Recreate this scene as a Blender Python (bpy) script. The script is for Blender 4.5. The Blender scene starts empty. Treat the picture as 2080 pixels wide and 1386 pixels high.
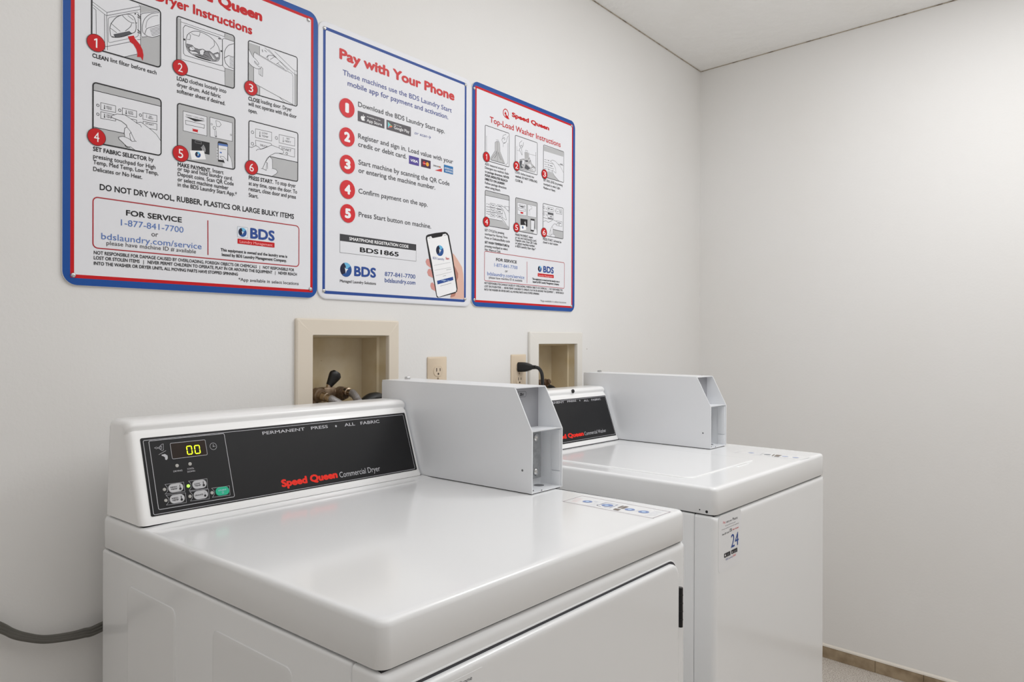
import bpy, bmesh, math, random
from mathutils import Vector, Matrix
C = bpy.context.scene.collection
scene = bpy.context.scene
# ------------------------------------------------------------ camera
YAW, PITCH, ROLL = 0.8911, -0.0025, 0.0037
CAM = Vector((-0.5282, -1.3747, 1.2113))
fw = Vector((math.sin(YAW)*math.cos(PITCH), math.cos(YAW)*math.cos(PITCH), math.sin(PITCH)))
rt = Vector((math.cos(YAW), -math.sin(YAW), 0)); up = rt.cross(fw)
r2 = rt*math.cos(ROLL)+up*math.sin(ROLL); u2 = up*math.cos(ROLL)-rt*math.sin(ROLL)
cam = bpy.data.cameras.new('camera'); co = bpy.data.objects.new('camera', cam); C.objects.link(co)
cam.sensor_width = 36; cam.sensor_fit = 'HORIZONTAL'; cam.lens = 36*1495.9/2080; cam.clip_start = .02
co.matrix_world = Matrix(((r2.x,u2.x,-fw.x,CAM.x),(r2.y,u2.y,-fw.y,CAM.y),(r2.z,u2.z,-fw.z,CAM.z),(0,0,0,1)))
scene.camera = co
# ------------------------------------------------------------ world, lights, exposure
w = bpy.data.worlds.new('world'); scene.world = w; w.use_nodes = True
w.node_tree.nodes['Background'].inputs[0].default_value = (1,1,1,1); w.node_tree.nodes['Background'].inputs[1].default_value = .05
def area(name, loc, target, size, power, col=(1,1,1), sy=None):
    l = bpy.data.lights.new(name, 'AREA'); l.shape = 'RECTANGLE'; l.size = size; l.size_y = sy or size; l.energy = power; l.color = col
    o = bpy.data.objects.new(name, l); C.objects.link(o); o.location = loc
    o.rotation_euler = (Vector(target)-Vector(loc)).to_track_quat('-Z','Y').to_euler(); return o
area('ceiling_lamp', (1.5,-1.12,2.36), (1.5,-1.12,0), .34, 3, (.99,.995,1))
area('overhead_fill', (.6,-1.35,2.362), (.6,-1.35,0), 2.8, 14.5, (.985,.993,1), 1.8)  # added broad fill from above to even out lids and walls, no real fixture
area('left_fill', (-1.85,-1.7,1.5), (.6,-.4,1.2), 1.2, 1.6, (.95,.975,1), 1.9)  # added soft fill for the left-facing sides, no real opening behind it
pl = bpy.data.lights.new('ceiling_glow_fill', 'POINT'); pl.energy = 7; pl.shadow_soft_size = .26; pl.color = (.98,.99,1)  # added point fill that brightens the ceiling, no fixture hangs here
po = bpy.data.objects.new('ceiling_glow_fill', pl); C.objects.link(po); po.location = (1.3,-1.17,2.08)
scene.cycles.max_bounces = 16; scene.cycles.diffuse_bounces = 12; scene.cycles.glossy_bounces = 6
scene.view_settings.view_transform = 'Standard'; scene.view_settings.look = 'None'
scene.view_settings.gamma = 1; scene.view_settings.use_curve_mapping = False; scene.view_settings.exposure = .3
# ------------------------------------------------------------ materials
def lin(c): return tuple((x/255/12.92 if x/255 <= .04045 else ((x/255+.055)/1.055)**2.4) for x in c)+(1,)
MATS = {}
def mat(name, col, rough=.5, metal=0, spec=.5, emit=0, coat=0, bump=None, mottle=None, specks=None):
    if name in MATS: return MATS[name]
    m = bpy.data.materials.new(name); m.use_nodes = True; nt = m.node_tree; b = nt.nodes['Principled BSDF']
    b.inputs['Base Color'].default_value = lin(col); b.inputs['Roughness'].default_value = rough; b.inputs['Metallic'].default_value = metal
    b.inputs['Specular IOR Level'].default_value = spec; b.inputs['Coat Weight'].default_value = coat; b.inputs['Coat Roughness'].default_value = .06
    if emit: b.inputs['Emission Color'].default_value = lin(col); b.inputs['Emission Strength'].default_value = emit
    N, Lk = nt.nodes.new, nt.links.new
    tc = N('ShaderNodeTexCoord')
    out = None
    if mottle:   # (scale, second colour, low, high)
        n = N('ShaderNodeTexNoise'); n.inputs['Scale'].default_value = mottle[0]; n.inputs['Detail'].default_value = 6; Lk(tc.outputs['Object'], n.inputs['Vector'])
        r = N('ShaderNodeMapRange'); r.inputs[1].default_value = mottle[2]; r.inputs[2].default_value = mottle[3]; Lk(n.outputs[0], r.inputs[0])
        x = N('ShaderNodeMix'); x.data_type = 'RGBA'; x.inputs[6].default_value = lin(col); x.inputs[7].default_value = lin(mottle[1]); Lk(r.outputs[0], x.inputs[0]); out = x.outputs[2]
    if specks:   # (scale, colour, radius, keep)
        v = N('ShaderNodeTexVoronoi'); v.inputs['Scale'].default_value = specks[0]; Lk(tc.outputs['Object'], v.inputs['Vector'])
        a = N('ShaderNodeMath'); a.operation = 'LESS_THAN'; a.inputs[1].default_value = specks[2]; Lk(v.outputs['Distance'], a.inputs[0])
        s = N('ShaderNodeSeparateColor'); Lk(v.outputs['Color'], s.inputs[0])
        k = N('ShaderNodeMath'); k.operation = 'LESS_THAN'; k.inputs[1].default_value = specks[3]; Lk(s.outputs[0], k.inputs[0])
        mu = N('ShaderNodeMath'); mu.operation = 'MULTIPLY'; Lk(a.outputs[0], mu.inputs[0]); Lk(k.outputs[0], mu.inputs[1])
        x2 = N('ShaderNodeMix'); x2.data_type = 'RGBA'; x2.inputs[6].default_value = lin(col); x2.inputs[7].default_value = lin(specks[1]); Lk(mu.outputs[0], x2.inputs[0])
        if out: Lk(out, x2.inputs[6])
        out = x2.outputs[2]
    if out: Lk(out, b.inputs['Base Color'])
    if bump:     # (scale, strength, distance)
        n = N('ShaderNodeTexNoise'); n.inputs['Scale'].default_value = bump[0]; n.inputs['Detail'].default_value = 3; Lk(tc.outputs['Object'], n.inputs['Vector'])
        bp = N('ShaderNodeBump'); bp.inputs['Strength'].default_value = bump[1]; bp.inputs['Distance'].default_value = bump[2]; Lk(n.outputs[0], bp.inputs['Height']); Lk(bp.outputs[0], b.inputs['Normal'])
    MATS[name] = m; return m
wallm = mat('wall_paint', (230,229,227.5), .6, spec=.3, bump=(140,.12,.002), mottle=(1.7,(228,226.5,224),.45,.75), specks=(9,(150,140,128),.02,.3))
ceilm = mat('ceiling_texture', (240,239.5,238), .7, spec=.2, bump=(22,.55,.01), mottle=(3,(236,235,232),.5,.8))
floorm = mat('speckled_vinyl', (200,194,187), .45, mottle=(260,(140,126,112),.5,.62), specks=(420,(226,218,208),.35,.35))
basem = mat('vinyl_baseboard', (166,148,122), .4, mottle=(22,(130,112,88),.4,.7))
capm = mat('caulk_strip', (222,216,206), .5)
enamel = mat('white_enamel', (236,237,238), .15, spec=.5, coat=.1, bump=(9,.03,.003))
enamel2 = mat('white_plastic', (243,243,243), .22, spec=.5)
boxpaint = mat('coin_box_paint', (232,234,237), .28, spec=.5, specks=(60,(150,150,152),.03,.12))
blackp = mat('black_overlay', (26,26,28), .42, spec=.3, bump=(600,.08,.0004))
darkgap = mat('dark_gap', (24,24,26), .7)
chrome = mat('bright_steel', (205,205,205), .22, 1)
steel = mat('galvanised_steel', (192,194,195), .35, .7, mottle=(90,(168,169,171),.4,.7))
blackr = mat('black_rubber', (22,21,21), .4)
brass = mat('aged_brass', (158,138,116), .42, .7, mottle=(60,(104,84,66),.35,.7))
nickel = mat('nickel_ferrule', (190,172,152), .25, 1)
braid = mat('steel_braid', (182,179,178), .42, .55, mottle=(1300,(120,116,117),.4,.62))
framem = mat('cream_plastic', (222,212,197), .4, specks=(55,(150,120,90),.05,.12))
framem2 = mat('white_box_frame', (226,223,217), .4)
linerm = mat('yellowed_plastic', (206,192,164), .45, mottle=(14,(190,170,130),.4,.75), specks=(45,(110,84,56),.06,.2))
platem = mat('ivory_plate', (214,197,174), .35)
slotm = mat('outlet_slot', (60,46,36), .7)
cordm = mat('grey_cord', (96,94,88), .45)
INK = dict(ink=(32,31,34),dark=(66,64,66),red=(200,10,20),red2=(176,44,54),blue=(42,76,150),blue2=(88,122,188),pink=(246,170,170),sign=(231,232,237),globebg=(225,232,242),
 gray2=(140,145,150),gray=(186,187,189),mid=(132,132,136),mid2=(86,87,92),white=(246,246,248),olive=(150,160,60),coral=(206,56,58),coral2=(214,40,48),slate=(76,86,152),grayink=(84,84,88),
 badge=(92,89,94),cyan=(120,205,215),lgreen=(150,205,150),orange=(235,140,60),rose=(225,110,115),violet=(84,70,150),plum=(70,42,70),amber=(240,170,60),azure=(46,116,175),charcoal=(64,64,68),
 skin=(226,184,168),skin2=(186,130,115),skin3=(216,152,145),pale=(190,215,240),gray3=(192,192,194),silver=(190,190,195),neon=(238,44,28),mauve=(150,128,140),label_blue=(126,146,192),pale2=(172,182,208),
 pale3=(204,202,205),brownbar=(128,118,110),navy=(24,30,58),skyblue=(110,185,225),bblue=(36,82,150))
def ink(k): return mat('print_'+k, INK[k], .45, spec=.3)
# ------------------------------------------------------------ mesh helpers
def obj(name, bm, m, parent=None, smooth=35):
    me = bpy.data.meshes.new(name); bmesh.ops.recalc_face_normals(bm, faces=bm.faces[:]); bm.to_mesh(me); bm.free()
    for x in (m if isinstance(m, (list,tuple)) else [m]): me.materials.append(x)
    if smooth:
        me.polygons.foreach_set('use_smooth', [True]*len(me.polygons)); me.set_sharp_from_angle(angle=math.radians(smooth))
    o = bpy.data.objects.new(name, me); C.objects.link(o)
    if parent: o.parent = parent
    return o
def tag(o, label, cat, group=None):
    o['label'] = label; o['category'] = cat
    if group: o['group'] = group
    return o
def thing(name, label, cat, loc=(0,0,0), rz=0, group=None):
    o = bpy.data.objects.new(name, None); C.objects.link(o); o.location = loc; o.rotation_euler = (0,0,rz); o.empty_display_size = .05
    return tag(o, label, cat, group)
def struct(name, bm, m, smooth=0):
    o = obj(name, bm, m, None, smooth); o['kind'] = 'structure'; return o
def new(): return bmesh.new()
def box(bm, x0,x1,y0,y1,z0,z1, bev=0, seg=2, mi=0):
    b = bmesh.new()
    vs = [b.verts.new((x,y,z)) for x in (x0,x1) for y in (y0,y1) for z in (z0,z1)]
    for f in ((0,1,3,2),(4,6,7,5),(0,4,5,1),(2,3,7,6),(0,2,6,4),(1,5,7,3)): b.faces.new([vs[i] for i in f])
    if bev: bmesh.ops.bevel(b, geom=b.edges[:], offset=bev, segments=seg, profile=.5, affect='EDGES')
    merge(bm, b, mi)
def merge(bm, b, mi=0):
    mp = {v: bm.verts.new(v.co) for v in b.verts}
    for f in b.faces:
        try: nf = bm.faces.new([mp[v] for v in f.verts]); nf.material_index = mi
        except ValueError: pass
    b.free()
def rrect(x0,x1,y0,y1,r,n=6):   # outline of a rounded rectangle, counter-clockwise
    r = max(r, 1e-6); pts = []
    for cx,cy,a in ((x1-r,y1-r,0),(x0+r,y1-r,90),(x0+r,y0+r,180),(x1-r,y0+r,270)):
        for i in range(n+1):
            t = math.radians(a+90*i/n); pts.append((cx+r*math.cos(t), cy+r*math.sin(t)))
    return pts
def loft(bm, rings, caps=(True,True), mi=0):    # rings: lists of 3-D points with equal count
    vr = [[bm.verts.new(p) for p in r] for r in rings]; n = len(vr[0])
    for a,b in zip(vr, vr[1:]):
        for i in range(n): bm.faces.new((a[i],a[(i+1)%n],b[(i+1)%n],b[i])).material_index = mi
    for on,r in ((caps[0],vr[0][::-1]),(caps[1],vr[-1])):
        if not on: continue
        if n > 16:      # a narrow flat rim keeps the cap's shading flat
            c = sum((v.co for v in r), Vector())/n; r3 = [bm.verts.new(c+(v.co-c)*.985) for v in r]
            for i in range(n): bm.faces.new((r[i],r[(i+1)%n],r3[(i+1)%n],r3[i])).material_index = mi
            r = r3
        bm.faces.new(r).material_index = mi
def tube(bm, pts, r, n=12, mi=0, caps=True, res=0):
    P = [Vector(p) for p in pts]
    if res: P = spline(P, res)
    rings = []; t0 = (P[1]-P[0]).normalized(); a = t0.orthogonal().normalized()
    for i,p in enumerate(P):
        t = (P[min(i+1,len(P)-1)]-P[max(i-1,0)]).normalized()
        a = (a-t*a.dot(t)).normalized(); b = t.cross(a); rr = r[i] if isinstance(r,(list,tuple)) else r
        rings.append([p+(a*math.cos(2*math.pi*k/n)+b*math.sin(2*math.pi*k/n))*rr for k in range(n)])
    loft(bm, rings, (caps,caps), mi)
def spline(P, res):
    out = []; Q = [P[0]*2-P[1]]+P+[P[-1]*2-P[-2]]
    for i in range(1,len(Q)-2):
        for k in range(res):
            t = k/res; a,b,c,d = Q[i-1:i+3]
            out.append(.5*((2*b)+(c-a)*t+(2*a-5*b+4*c-d)*t*t+(3*b-a-3*c+d)*t**3))
    return out+[P[-1]]
def lathe(bm, o, axis, prof, n=16, mi=0):   # prof: (distance along axis, radius)
    o = Vector(o); ax = Vector(axis).normalized(); a = ax.orthogonal().normalized(); b = ax.cross(a)
    loft(bm, [[o+ax*d+(a*math.cos(2*math.pi*k/n)+b*math.sin(2*math.pi*k/n))*max(r,1e-5) for k in range(n)] for d,r in prof], (True,True), mi)
# ------------------------------------------------------------ printed artwork: flat shapes laid on a surface
class Print:
    """Collects flat shapes in millimetres on a plane (origin o, axes U and V, outward normal N)."""
    def __init__(s, o, U, V, step=.00001):
        s.o,s.U,s.V = Vector(o),Vector(U).normalized(),Vector(V).normalized(); s.N = s.U.cross(s.V); s.step = step; s.h = .0002; s.hp = {}; s.bms = {}
    def pt(s, q): return s.o+s.U*(q[0]/1000)+s.V*(q[1]/1000)+s.N*s.h
    def bump(s, part): s.h = s.hp[part] = s.hp.get(part, .0013 if part[:12]=='number_badge' else .0002)+s.step
    def bm(s, part):
        if part not in s.bms: s.bms[part] = (bmesh.new(), [])
        return s.bms[part]
    def face(s, part, col, pts):
        bm, ms = s.bm(part)
        if col not in ms: ms.append(col)
        vs = [bm.verts.new(s.pt(q)) for q in pts]
        try: bm.faces.new(vs).material_index = ms.index(col)
        except ValueError: pass
    def poly(s, part, col, pts): s.bump(part); s.face(part, col, pts)
    def line(s, part, col, wd, pts, closed):
        s.bump(part); n = len(pts); P = [Vector(p) for p in pts]; Lf = []; Rt = []
        for i in range(n):
            a = P[i-1] if (i or closed) else P[i]; b = P[(i+1)%n] if (i<n-1 or closed) else P[i]
            d1 = (P[i]-a); d2 = (b-P[i]); d1 = d1.normalized() if d1.length>1e-6 else d2.normalized(); d2 = d2.normalized() if d2.length>1e-6 else d1
            n1 = Vector((-d1.y,d1.x)); n2 = Vector((-d2.y,d2.x)); m = n1+n2
            m = m.normalized() if m.length>.1 else n1
            m = m*(wd/2/max(.45,m.dot(n1))); Lf.append(P[i]+m); Rt.append(P[i]-m)
        for i in range(n if closed else n-1):
            j = (i+1)%n; s.face(part, col, (Rt[i],Rt[j],Lf[j],Lf[i]))
    def text(s, part, col, body, u0, u1, v, cap, wt=0, it=0):
        s.bump(part)
        c = bpy.data.curves.new('txt','FONT'); c.body = body; c.shear = it; c.resolution_u = 3; c.fill_mode = 'FRONT'
        o = bpy.data.objects.new('txt', c); me = bpy.data.meshes.new_from_object(o); bpy.data.objects.remove(o); bpy.data.curves.remove(c)
        if len(me.vertices):
            if part[:11]=='instruction': wt = 0
            xs = [q.co.x for q in me.vertices]; x0 = min(xs); wt = max(wt,0); kx = (u1-u0)/max(1e-6,max(xs)-x0+2*wt); ky = cap/(.682+2*wt)
            bm, ms = s.bm(part)
            if col not in ms: ms.append(col)
            mi = ms.index(col)
            for ox,oy in ([(0,0)] if wt < .003 else [(wt*math.cos(t*math.pi/4),wt*math.sin(t*math.pi/4)) for t in range(8)]+([(0,0)] if wt > .03 else [])):   # heavier weights: the outline swept round a small circle
                s.bump(part)
                vs = [bm.verts.new(s.pt((u0+(q.co.x-x0+wt+ox)*kx, v+(q.co.y+wt+oy)*ky))) for q in me.vertices]
                for p in me.polygons:
                    try: bm.faces.new([vs[i] for i in p.vertices]).material_index = mi
                    except ValueError: pass
        bpy.data.meshes.remove(me)
    def circ(s, u, v, r, n=28, a0=0, a1=360): return [(u+r*math.cos(math.radians(a0+(a1-a0)*i/n)), v+r*math.sin(math.radians(a0+(a1-a0)*i/n))) for i in range(n if a1-a0==360 else n+1)]
    def run(s, items):
        for it in items:
            part,k,col = it[:3]; a = it[3:]
            if k in 'PL':
                fl = a[0] if k=='P' else a[1]; pts = [Vector((fl[i],fl[i+1])) for i in range(0,len(fl),2)]
                sm = a[1] if k=='P' else a[2]; cl = True if k=='P' else a[3]
                if sm: pts = (spline(pts+[pts[0]],5)[:-1] if cl else spline(pts,5))
                if k=='P': s.poly(part, col, pts)
                else: s.line(part, col, a[0], pts, cl)
            elif k=='T': s.text(part, col, *a)
            elif k=='C': s.poly(part, col, s.circ(*a))
            elif k=='1':
                u,v,h = a; s.poly(part, col, [(u-.02*h,v),(u+.13*h,v),(u+.13*h,v+h),(u+.02*h,v+h),(u-.2*h,v+.84*h),(u-.2*h,v+.7*h),(u-.02*h,v+.8*h)])
            elif k=='O': s.line(part, col, a[3], s.circ(*a[:3]), True)
            elif k=='R':
                o = rrect(a[0],a[1],a[2],a[3],a[4] or .01)
                if a[5]: s.line(part, col, a[5], o, True)
                else: s.poly(part, col, o)
            elif k=='G':
                u,v,r = a; s.poly(part,'bblue',s.circ(u,v,r))
                s.poly(part,'skyblue',[(u,v)]+s.circ(u,v,r,10,35,108)); s.poly(part,'navy',[(u-.12*r,v-.1*r)]+[(u-.02*r,v+.45*r)]+s.circ(u,v,r*.98,14,108,228)+[(u-.1*r,v-.45*r)])
                s.poly(part,'white',[(u-.22*r,v+.3*r),(u+.02*r,v+.08*r),(u+.42*r,v+.12*r),(u+.12*r,v-.12*r),(u-.02*r,v-.52*r),(u-.1*r,v-.08*r)])
    def build(s, parent, order=None):
        res = {}
        for part,(bm,ms) in s.bms.items():
            nm,_,n = part.partition('#')
            par = parent
            if nm=='number_badge' and 'instruction_pictogram#'+n in res: par = res['instruction_pictogram#'+n]
            me = bpy.data.meshes.new(nm); bm.to_mesh(me); bm.free()
            for k in ms: me.materials.append(ink(k))
            o = bpy.data.objects.new(nm, me); C.objects.link(o); o.parent = par; res[part] = o
        return res
# ------------------------------------------------------------ artwork, millimetres from the lower left of each printed surface
ART={'A':[
["sign_title","T","red","Speed Queen",181.7,376.17,569.76,21.31,0.05,0],
["sign_title","T","red","Dryer Instructions",154.24,353.03,534.69,18.64,0.03,0],
["step_caption#1","T","ink","CLEAN",46.67,73.11,396.99,7.38,0.03,0],
["step_caption#1","T","ink","lint filter before each",76.57,157.47,397.81,7.46,0.008,0],
["step_caption#1","T","ink","use.",46.69,61.88,384.26,7.19,0.008,0],
["step_caption#4","T","ink","SET FABRIC SELECTOR",48.13,140.62,235.03,7.71,0.03,0],
["step_caption#4","T","ink","by",143.74,152.72,236.15,7.6,0.008,0],
["step_caption#4","T","ink","pressing touchpad for High",48.47,155.91,222.75,7.4,0.008,0],
["step_caption#4","T","ink","Temp, Med Temp, Low Temp,",48.49,161.12,212.35,7.41,0.008,0],
["step_caption#4","T","ink","Delicates or No Heat.",48.52,131.85,200.38,7.35,0.008,0],
["warning_line","T","ink","DO NOT DRY WOOL, RUBBER, PLASTICS OR LARGE BULKY ITEMS",59.19,454.48,169.05,10.65,0.022,0],
["step_caption#2","T","ink","LOAD",195.86,217.62,398.39,7.85,0.03,0],
["step_caption#2","T","ink","clothes loosely into",220.24,296.3,399.64,7.88,0.008,0],
["step_caption#2","T","ink","dryer drum. Add fabric",195.89,284.27,386.94,7.8,0.008,0],
["step_caption#2","T","ink","softener sheet if desired.",195.92,294.05,375.09,7.82,0.008,0],
["step_caption#5","T","ink","MAKE PAYMENT.",197.8,264.57,235.76,7.96,0.03,0],
["step_caption#5","T","ink","Insert",268.05,290.77,236.86,7.98,0.008,0],
["step_caption#5","T","ink","or tap and hold laundry card.",197.82,310.44,227.99,7.67,0.008,0],
["step_caption#5","T","ink","Deposit coins. Scan QR Code",197.84,312.83,217.9,7.68,0.008,0],
["step_caption#5","T","ink","or select machine number",197.87,301.32,207.93,7.66,0.008,0],
["step_caption#5","T","ink","in the BDS Laundry Start App.*",197.9,319.69,198.11,7.69,0.008,0],
["step_caption#3","T","ink","CLOSE",344.75,371.23,398.43,8.11,0.03,0],
["step_caption#3","T","ink","loading door. Dryer",373.86,448.01,399.82,8.32,0.008,0],
["step_caption#3","T","ink","will not operate with the door",344.79,460.33,387.78,8.28,0.008,0],
["step_caption#3","T","ink","open.",344.83,365.38,374.68,8.09,0.008,0],
["step_caption#6","T","ink","PRESS START.",346.26,403.09,236.47,8.18,0.03,0],
["step_caption#6","T","ink","To stop dryer",407.46,458.61,237.32,8.42,0.008,0],
["step_caption#6","T","ink","at any time, open the door. To",346.29,462.02,224.96,8.3,0.008,0],
["step_caption#6","T","ink","restart, close door and press",346.33,459.18,213.44,8.29,0.008,0],
["step_caption#6","T","ink","Start.",346.36,367.98,200.71,8.11,0.008,0],
["disclaimer","T","ink","NOT RESPONSIBLE FOR DAMAGE CAUSED BY OVERLOADING, FOREIGN OBJECTS OR CHEMICALS   |   NOT RESPONSIBLE FOR",49.71,455.5,55.78,6.07,0.022,0],
["disclaimer","T","ink","LOST OR STOLEN ITEMS   |   NEVER PERMIT CHILDREN TO OPERATE, PLAY IN OR AROUND THE EQUIPMENT   |   NEVER REACH",49.73,462.13,46.78,6.08,0.022,0],
["disclaimer","T","ink","INTO THE WASHER OR DRYER UNITL ALL MOVING PARTS HAVE STOPPED SPINNING",49.74,322.67,37.27,5.89,0.022,0],
["footnote","T","dark","*App available in select locations",323.9,466.84,26.85,6.51,0.008,0],
["service_notice","R","red2",48.38,467.18,66.93,155.3,8,2],
["service_notice","L","red2",2,[258.22,141.2,258.71,73.34],0,0],
["service_notice","T","ink","FOR SERVICE",103.68,206.18,130.28,9.99,0.024,0],
["service_notice","T","blue2","1-877-841-7700",94.99,209.4,111.35,10.88,-0.008,0],
["service_notice","T","dark","or",149.01,161.22,98.01,9.09,-0.004,0],
["service_notice","T","blue2","bdslaundry.com/service",61.96,245.48,83.45,10.87,-0.008,0],
["service_notice","T","dark","please have machine ID # available",70.63,234.26,74.14,7.25,-0.002,0],
["service_notice","T","ink","This equipment is owned and the laundry area is",285.15,437.67,83.55,6.09,0.022,0],
["service_notice","T","ink","leased by BDS Laundry Management Company.",287.58,436.36,74.31,6.09,0.022,0],
["company_logo","R","globebg",321.28,344.37,115.74,137.1,1.2,0],
["company_logo","R","gray2",321.28,344.37,115.74,137.1,1.2,0.5],
["company_logo","G","x",332.55,126.26,9.21],
["company_logo","T","blue","BDS",349.97,407.03,115.98,21.83,0.036,0],
["company_logo","R","red",321.58,406.7,102.33,112.55,1.2,0],
["company_logo","T","pink","Laundry Management",326.17,401.75,104.67,5.29,0.012,0],
["instruction_pictogram#1","R","sign",45.51,164.6,412.88,519.11,6,0],
["instruction_pictogram#1","P","gray",[127.89,516.62,163.78,518.03,158.26,516.66,128.11,501.79],0],
["instruction_pictogram#1","P","gray",[128.65,457.88,140.24,462.33,150.18,463.97,163.9,472.24,164.5,414.32,99.99,412.95,128.28,429.12],0],
["instruction_pictogram#1","L","ink",0.75,[46.68,492.93,70.36,482.64,127.63,513.82],0,0],
["instruction_pictogram#1","L","ink",0.75,[47.1,487.91,69.55,476.69,127.65,507.95],0,0],
["instruction_pictogram#1","L","ink",0.75,[70.36,482.64,70.37,476.97],0,0],
["instruction_pictogram#1","L","ink",0.75,[124.98,516.48,127.9,513.46,128.45,431.43],0,0],
["instruction_pictogram#1","L","ink",0.75,[66.24,477.73,67.2,415.32],0,0],
["instruction_pictogram#1","L","ink",0.75,[69.96,476.4,71.5,416.64],0,0],
["instruction_pictogram#1","L","ink",0.75,[47.51,483.32,52.36,480.71,52.85,438.55],0,0],
["instruction_pictogram#1","L","ink",0.75,[77.88,465.52,93.06,456.9],0,0],
["instruction_pictogram#1","L","ink",0.75,[76.23,457.08,87.14,452.32],0,0],
["instruction_pictogram#1","L","ink",0.75,[105.84,489.61,115.83,484.53],0,0],
["instruction_pictogram#1","L","ink",0.75,[67.19,421.41,71.32,423.14,110.27,443.75],0,0],
["instruction_pictogram#1","L","ink",0.75,[122.49,451.22,128.22,453.5],0,0],
["instruction_pictogram#1","L","ink",0.75,[99.99,413.4,122.99,425.71],0,0],
["instruction_pictogram#1","L","ink",0.75,[128.55,499.24,132.1,502.27,163.78,518.03],0,0],
["instruction_pictogram#1","L","ink",0.75,[128.55,499.24,129.53,460.7,131.31,459.01,140.24,462.79],0,0],
["instruction_pictogram#1","L","mid",0.8,[72.46,472.01,74.52,475.34,122.37,501.6,124.13,500.41,124.23,458.99,120.72,455.6,75.45,431.43,72.96,431.95],0,1],
["instruction_pictogram#1","L","ink",0.9,[77.46,465.82,86.24,479.34,98.11,488.28,109.29,492.59,117.13,489.01,120.23,477.48,119.38,466.41,114.58,460.8,98.2,449.7,85.48,443.84,77.93,442.74,75.83,450.38,75.4,457.25],1,1],
["instruction_pictogram#1","L","ink",0.75,[96.4,486.37,103.27,481.61,111.06,478.89,117.15,480.04],1,0],
["instruction_pictogram#1","L","ink",0.75,[112.8,477.68,110.21,470.56,101.6,460.14],1,0],
["instruction_pictogram#1","P","mid2",[81.27,447.76,108.49,462.4,111.97,460.4,114.58,460.53,98.2,449.7,83.79,443.74],0],
["instruction_pictogram#1","L","ink",1.2,[78.76,443,86.32,443.94,98.2,449.44,113.71,459.89],1,0],
["instruction_pictogram#1","L","ink",0.75,[161.95,514.44,146.45,506.32,135.69,493.53,131.71,479.5,132.18,468.8,135.76,465.43],1,0],
["instruction_pictogram#1","L","mid",0.7,[160.12,508.29,149.17,502.69,140.17,491.42,137.51,477.81],1,0],
["instruction_pictogram#1","P","sign",[135.76,465.43,138.86,476.43,142.9,479.59,162.74,491.68,163.71,473.56,149.27,463.86,141.14,463.53],0],
["instruction_pictogram#1","L","ink",0.75,[135.76,465.43,138.86,476.43,142.9,479.59,162.74,491.68],0,0],
["instruction_pictogram#1","L","ink",0.75,[135.76,465.43,141.14,463.53,149.27,463.86,163.71,472.64],0,0],
["instruction_pictogram#1","L","mid2",0.7,[144.53,477.39,163.12,488.58],0,0],
["instruction_pictogram#1","L","mid2",0.7,[145.35,475.29,163.12,486],0,0],
["instruction_pictogram#1","L","mid2",0.7,[146.17,473.18,163.13,483.42],0,0],
["instruction_pictogram#1","L","mid2",0.7,[146.99,471.08,163.14,480.85],0,0],
["instruction_pictogram#1","L","mid2",0.7,[147.81,468.97,163.14,478.27],0,0],
["instruction_pictogram#1","L","mid2",0.7,[148.63,466.86,163.15,475.69],0,0],
["instruction_pictogram#1","L","ink",1.4,[122.82,497.44,127.68,493.97],0,0],
["instruction_pictogram#1","L","ink",1.2,[122.83,492.76,127.86,491.77],0,0],
["instruction_pictogram#1","L","ink",1.4,[122.88,469.99,127.75,466.44],0,0],
["instruction_pictogram#1","L","ink",1.2,[122.89,465.31,127.93,464.24],0,0],
["instruction_pictogram#1","P","ink",[117.55,497.41,120.18,498.86,120.18,496.8,117.56,495.26],0],
["instruction_pictogram#1","P","ink",[119.78,481.37,121.97,482.11,121.98,480.94,119.78,480.03],0],
["instruction_pictogram#1","P","red",[105.92,451.74,116.33,456.89,118.09,452.52,126.91,444.5,131.81,436.08,133.62,426.67,132.31,416.13,128.74,421.58,122.12,420.04,122.99,425.71,120.77,433.58,115.5,440.92,110.27,442.86],0],
["instruction_pictogram#1","R","ink",45.51,164.6,412.88,519.11,6,2.1],
["number_badge#1","C","ink",52.2,423.12,15.29],
["number_badge#1","C","red",52.2,423.12,14.53],
["number_badge#1","1","white",52.22,415.02,16.21],
["instruction_pictogram#2","R","sign",195.42,313.58,413.55,519.81,5,0],
["instruction_pictogram#2","P","gray",[195.75,516.19,202.88,516.69,203.7,415.67,196.56,415.78],0],
["instruction_pictogram#2","P","gray",[291.94,517.63,312.8,518.12,312.59,508.34,291.97,507.46],0],
["instruction_pictogram#2","P","gray",[292.75,448.9,312.39,449.42,313.49,413.94,293.46,413.12],0],
["instruction_pictogram#2","L","ink",0.75,[202.88,516.9,203.7,415.67],0,0],
["instruction_pictogram#2","L","ink",0.75,[203.45,510.96,291.96,511.42],0,0],
["instruction_pictogram#2","L","ink",0.75,[292.55,517.82,291.96,510.85],0,0],
["instruction_pictogram#2","L","ink",0.75,[203.63,440.44,293.37,442.29],0,0],
["instruction_pictogram#2","L","ink",0.75,[292.75,448.9,293.46,413.46],0,0],
["instruction_pictogram#2","L","ink",0.75,[287.74,504.98,291.36,507.83,312.21,508.22],0,0],
["instruction_pictogram#2","L","ink",0.75,[287.74,504.98,288.5,452.19,293.35,449.07,312.39,449.42],0,0],
["instruction_pictogram#2","L","mid2",1.1,[207.89,501.12,211.77,507.27,281.11,506.8,287.14,503.66,287.89,453.14,283.67,451.57,211.92,449.94,208.58,452.72],0,1],
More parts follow.
